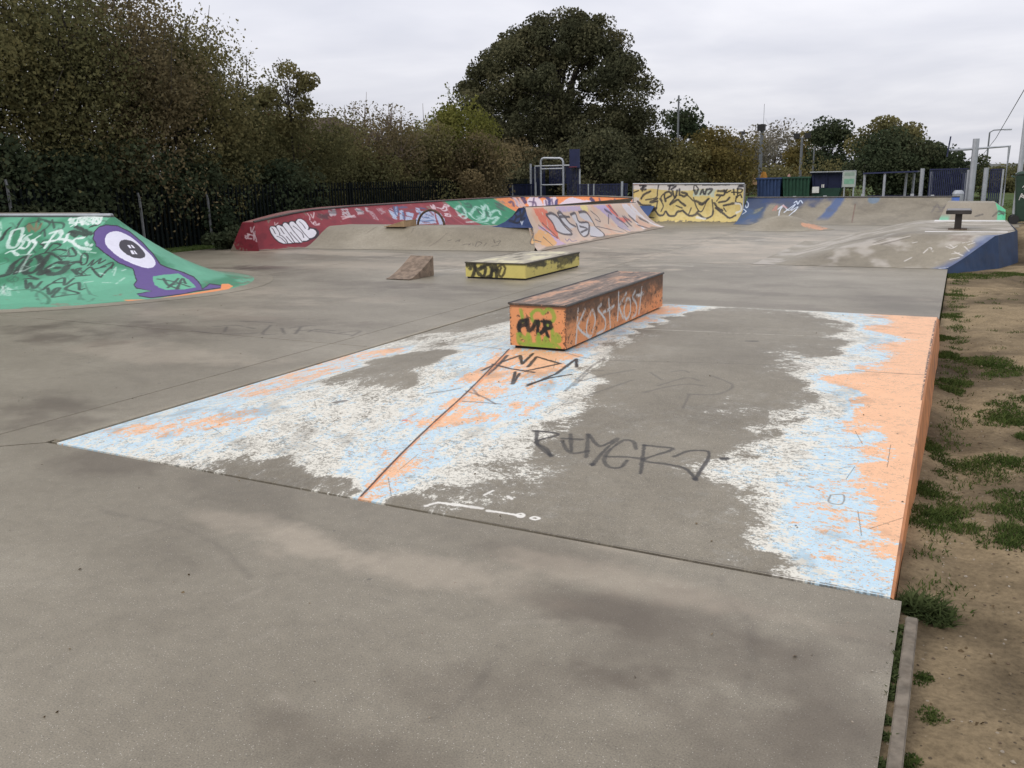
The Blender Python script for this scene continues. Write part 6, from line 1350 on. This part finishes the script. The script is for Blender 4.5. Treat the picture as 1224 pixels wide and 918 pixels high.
# yellow digger arm and rubble seen over the containers
for px, py, d_, s_, c, lab in ((912, 208, 54, .30, (0.55, 0.25, 0.04), 'bright orange pile above the blue container'), (943, 210, 54, .15, (0.55, 0.32, 0.27), 'small pinkish lump above the green container'), (902, 209, 55, .16, (0.5, 0.33, 0.18), 'small tan lump left of the orange pile')):
    x, y = along(px, d_); b = MB(); q = np.random.default_rng(int(px)); P = []
    for j in range(6):
        t = j / 5; P.append([(x + s_ * (1 - t * .75) * (1 + .15 * q.normal()) * math.cos(a) * 1.3, y + s_ * (1 - t * .7) * math.sin(a), 1.0 + (.42 + s_) * t + .03 * q.normal()) for a in [2 * math.pi * i / 9 for i in range(9)]])
    P = [r2_ + [r2_[0]] for r2_ in P]; b.grid(P); tag(b.build('rubble_pile', plain('rubble_' + str(px), c, .8, .3, 5)), lab, 'pile')

# sign board
sx = along(1015, 45); sg = thing('sign_board', 'pale green sign board on two posts between the skip and the shelter', 'sign', (sx[0], sx[1], 0))
b = MB(); b.box(sx[0] - .29, sx[0] + .29, sx[1] - .02, sx[1] + .02, .92, 1.66); put(b, 'board', plain('pale_sign', (0.42, 0.46, 0.42), .5, .1, 4), sg)
for z0_, z1_, c in ((1.44, 1.6, (0.30, 0.38, 0.32)), (1.06, 1.30, (0.22, 0.42, 0.30))): b = MB(); b.box(sx[0] - .22, sx[0] + .22, sx[1] - .026, sx[1] - .02, z0_, z1_); put(b, 'printed_panel', plain('sign_print', c, .5, .2, 6), sg)
for s_ in (-.2, .22): post(sg, sx[0] + s_, sx[1] + .04, 1.7, .035)
b = MB()
for s_ in (-.3, .29): b.box(sx[0] + s_ - .012, sx[0] + s_ + .012, sx[1] - .03, sx[1] + .03, .9, 1.68)
b.box(sx[0] - .3, sx[0] + .3, sx[1] - .03, sx[1] + .03, 1.66, 1.69); put(b, 'frame', M_GALV, sg)

# poles
M_POLE = plain('dull_pole', (0.16, 0.17, 0.18), .55, .2, 3)
def pole(px, ytop, d_, r0, label, head=None, name='floodlight_pole', cat='floodlight', group='poles behind the park'):
    x, y = along(px, d_); hz = 214.5 - (px - 612) * math.tan(ROLL); h = EYE + (hz - ytop) * d_ / FOC * 1.05
    t = thing(name, label, cat, (x, y, -.13), group); b = MB(); b.tube([(x, y, -.13), (x, y, h)], r0, 8, r0 * .7); put(b, 'mast', M_POLE, t)
    if head == 'two':
        for s_ in (-.35, .35):
            b = MB(); b.box(x + s_ - .18, x + s_ + .18, y - .15, y + .1, h - .05, h + .28); put(b, 'lamp_head', M_BLACK, t)
        b = MB(); b.tube([(x - .4, y, h - .05), (x + .4, y, h - .05)], .04, 6); put(b, 'bracket', M_POLE, t)
    elif head == 'one':
        b = MB(); b.box(x - .26, x + .2, y - .2, y + .15, h - .42, h - .02); put(b, 'lamp_head', M_BLACK, t); b = MB(); b.tube([(x + .08, y, h), (x + .08, y, h + 1.2)], .012, 5); put(b, 'aerial', M_POLE, t)
    elif head == 'cap':
        b = MB(); b.tube([(x, y, h - .1), (x, y, h + .12)], .28, 10, .2); put(b, 'lamp_head', M_BLACK, t)
    elif head == 'arm':
        b = MB(); b.tube([(x, y, h), (x + .3, y, h + .18), (x + 1.3, y, h + .2)], .05, 6); put(b, 'arm', M_POLE, t); b = MB(); b.box(x + 1.1, x + 1.7, y - .1, y + .1, h + .12, h + .24); put(b, 'lamp_head', M_GALV, t)
    return t
pole(908, 157, 58, .13, 'thick dark floodlight mast rising behind the blue container', 'one')
pole(956, 171, 62, .11, 'slimmer mast with two lamp heads behind the green container', 'two')
pole(884.5, 166, 66, .08, 'short mast with a flat cap lamp, rising from the golden bush', 'cap')
pole(971, 180, 60, .06, 'thin pale mast left of the conical dark tree', None, 'thin_mast', 'mast')
pole(809, 127, 64, .09, 'plain grey pole standing right of the big oak', None, 'plain_pole', 'pole')
pole(1177, 168, 90, .09, 'distant street lamp with a curved arm beyond the court', 'arm', 'street_lamp', 'street lamp')
x, y = along(1217, 27.5, 220); tp_ = on_y(1226, 130, y)
t = thing('utility_pole', 'tall pale pole with a sloping wire at the right edge, beside the bin', 'pole', (x, y, .3)); b = MB(); b.tube([(x, y, .3), (x + .02, y, 4.2)], .07, 10, .06); put(b, 'mast', M_GALV, t)
wp0 = along(1170, 60, 196); b = MB(); b.tube([(x + .05, y, 4.0), (x + .05 + (wp0[0] - x) * .5, y + (wp0[1] - y) * .5, 2.9), (wp0[0], wp0[1], 2.2)], .012, 5); put(b, 'wire', M_BLACK, t)

# litter: dry leaves and grit on the floor and the bare ground
r_ = np.random.default_rng(21)
def scatter(name, label, cat, n, fx, fy, fz_, sz, mat, seed):
    r = np.random.default_rng(seed); p = np.stack([fx(r, n), fy(r, n), np.zeros(n)], 1); p[:, 2] = [fz_(a, b) for a, b in p[:, :2]]
    o = leaf_mesh(name, p, sz, mat, None, seed, r.random(n), .9, 1.3); tag(o, label, cat, kind='stuff')
LM_LITTER = leaf_mat('litter_leaves', [(0.05, 0.035, 0.022), (0.10, 0.07, 0.04), (0.20, 0.15, 0.09), (0.40, 0.36, 0.29)], 0, 30)
scatter('fallen_leaves', 'scattered dry leaf scraps on the floor', 'leaves', 170, lambda r, n: r.uniform(-9, -.1, n), lambda r, n: 1.2 + 9 * r.random(n) ** 1.6, lambda a, b: (fz(a, b) if XL < a < XR and Y0 < b < Y3 else 0) + .003, .010, LM_LITTER, 61)
def stones(name, label, n, fx, fy, fz_, s0, s1, mat, seed):
    r = np.random.default_rng(seed); m = MB()
    for i in range(n):
        x_, y_ = float(fx(r)), float(fy(r)); z_ = fz_(x_, y_); q = r.uniform(s0, s1); a = r.uniform(0, 6.28)
        rg = [[(x_ + q * k_ * math.cos(a + 1.257 * j) * (1 + .3 * math.sin(j * 2 + i)), y_ + q * k_ * math.sin(a + 1.257 * j), z_ + q * h_) for j in range(5)] for k_, h_ in ((1, -.2), (.95, .25), (.5, .6))]
        for A_, B_ in zip(rg, rg[1:]):
            for j in range(5): m.face([A_[j], A_[(j + 1) % 5], B_[(j + 1) % 5], B_[j]])
        m.face(rg[-1])
    tag(m.build(name, mat), label, 'stones', kind='stuff')
M_STONE = plain('pale_grit', (0.34, 0.29, 0.23), .9, .5, 60); M_CLOD = plain('soil_clod', (0.13, 0.092, 0.058), .95, .5, 40)
stones('loose_stones', 'small pale stones on the bare ground', 260, lambda r: r.uniform(.02, 1.8), lambda r: 2 + 9 * r.random() ** 1.5, dirt_z, .002, .007, M_STONE, 71)
stones('soil_clods', 'crumbs of dark soil on the bare ground', 600, lambda r: r.uniform(.0, 1.6), lambda r: 2 + 8 * r.random() ** 1.5, dirt_z, .002, .009, M_CLOD, 72)
stones('floor_grit', 'grains of pale grit on the near floor', 60, lambda r: r.uniform(-5, -.1), lambda r: r.uniform(1.3, 3.2), lambda a, b: 0, .002, .005, M_STONE, 73)
scatter('ground_litter', 'dry stalks, grit and leaf scraps on the bare ground', 'leaves', 700, lambda r, n: r.uniform(.0, 2.2, n), lambda r, n: 2 + 9 * r.random(n) ** 1.4, lambda a, b: dirt_z(a, b) + .004, .013, LM_LITTER, 62)
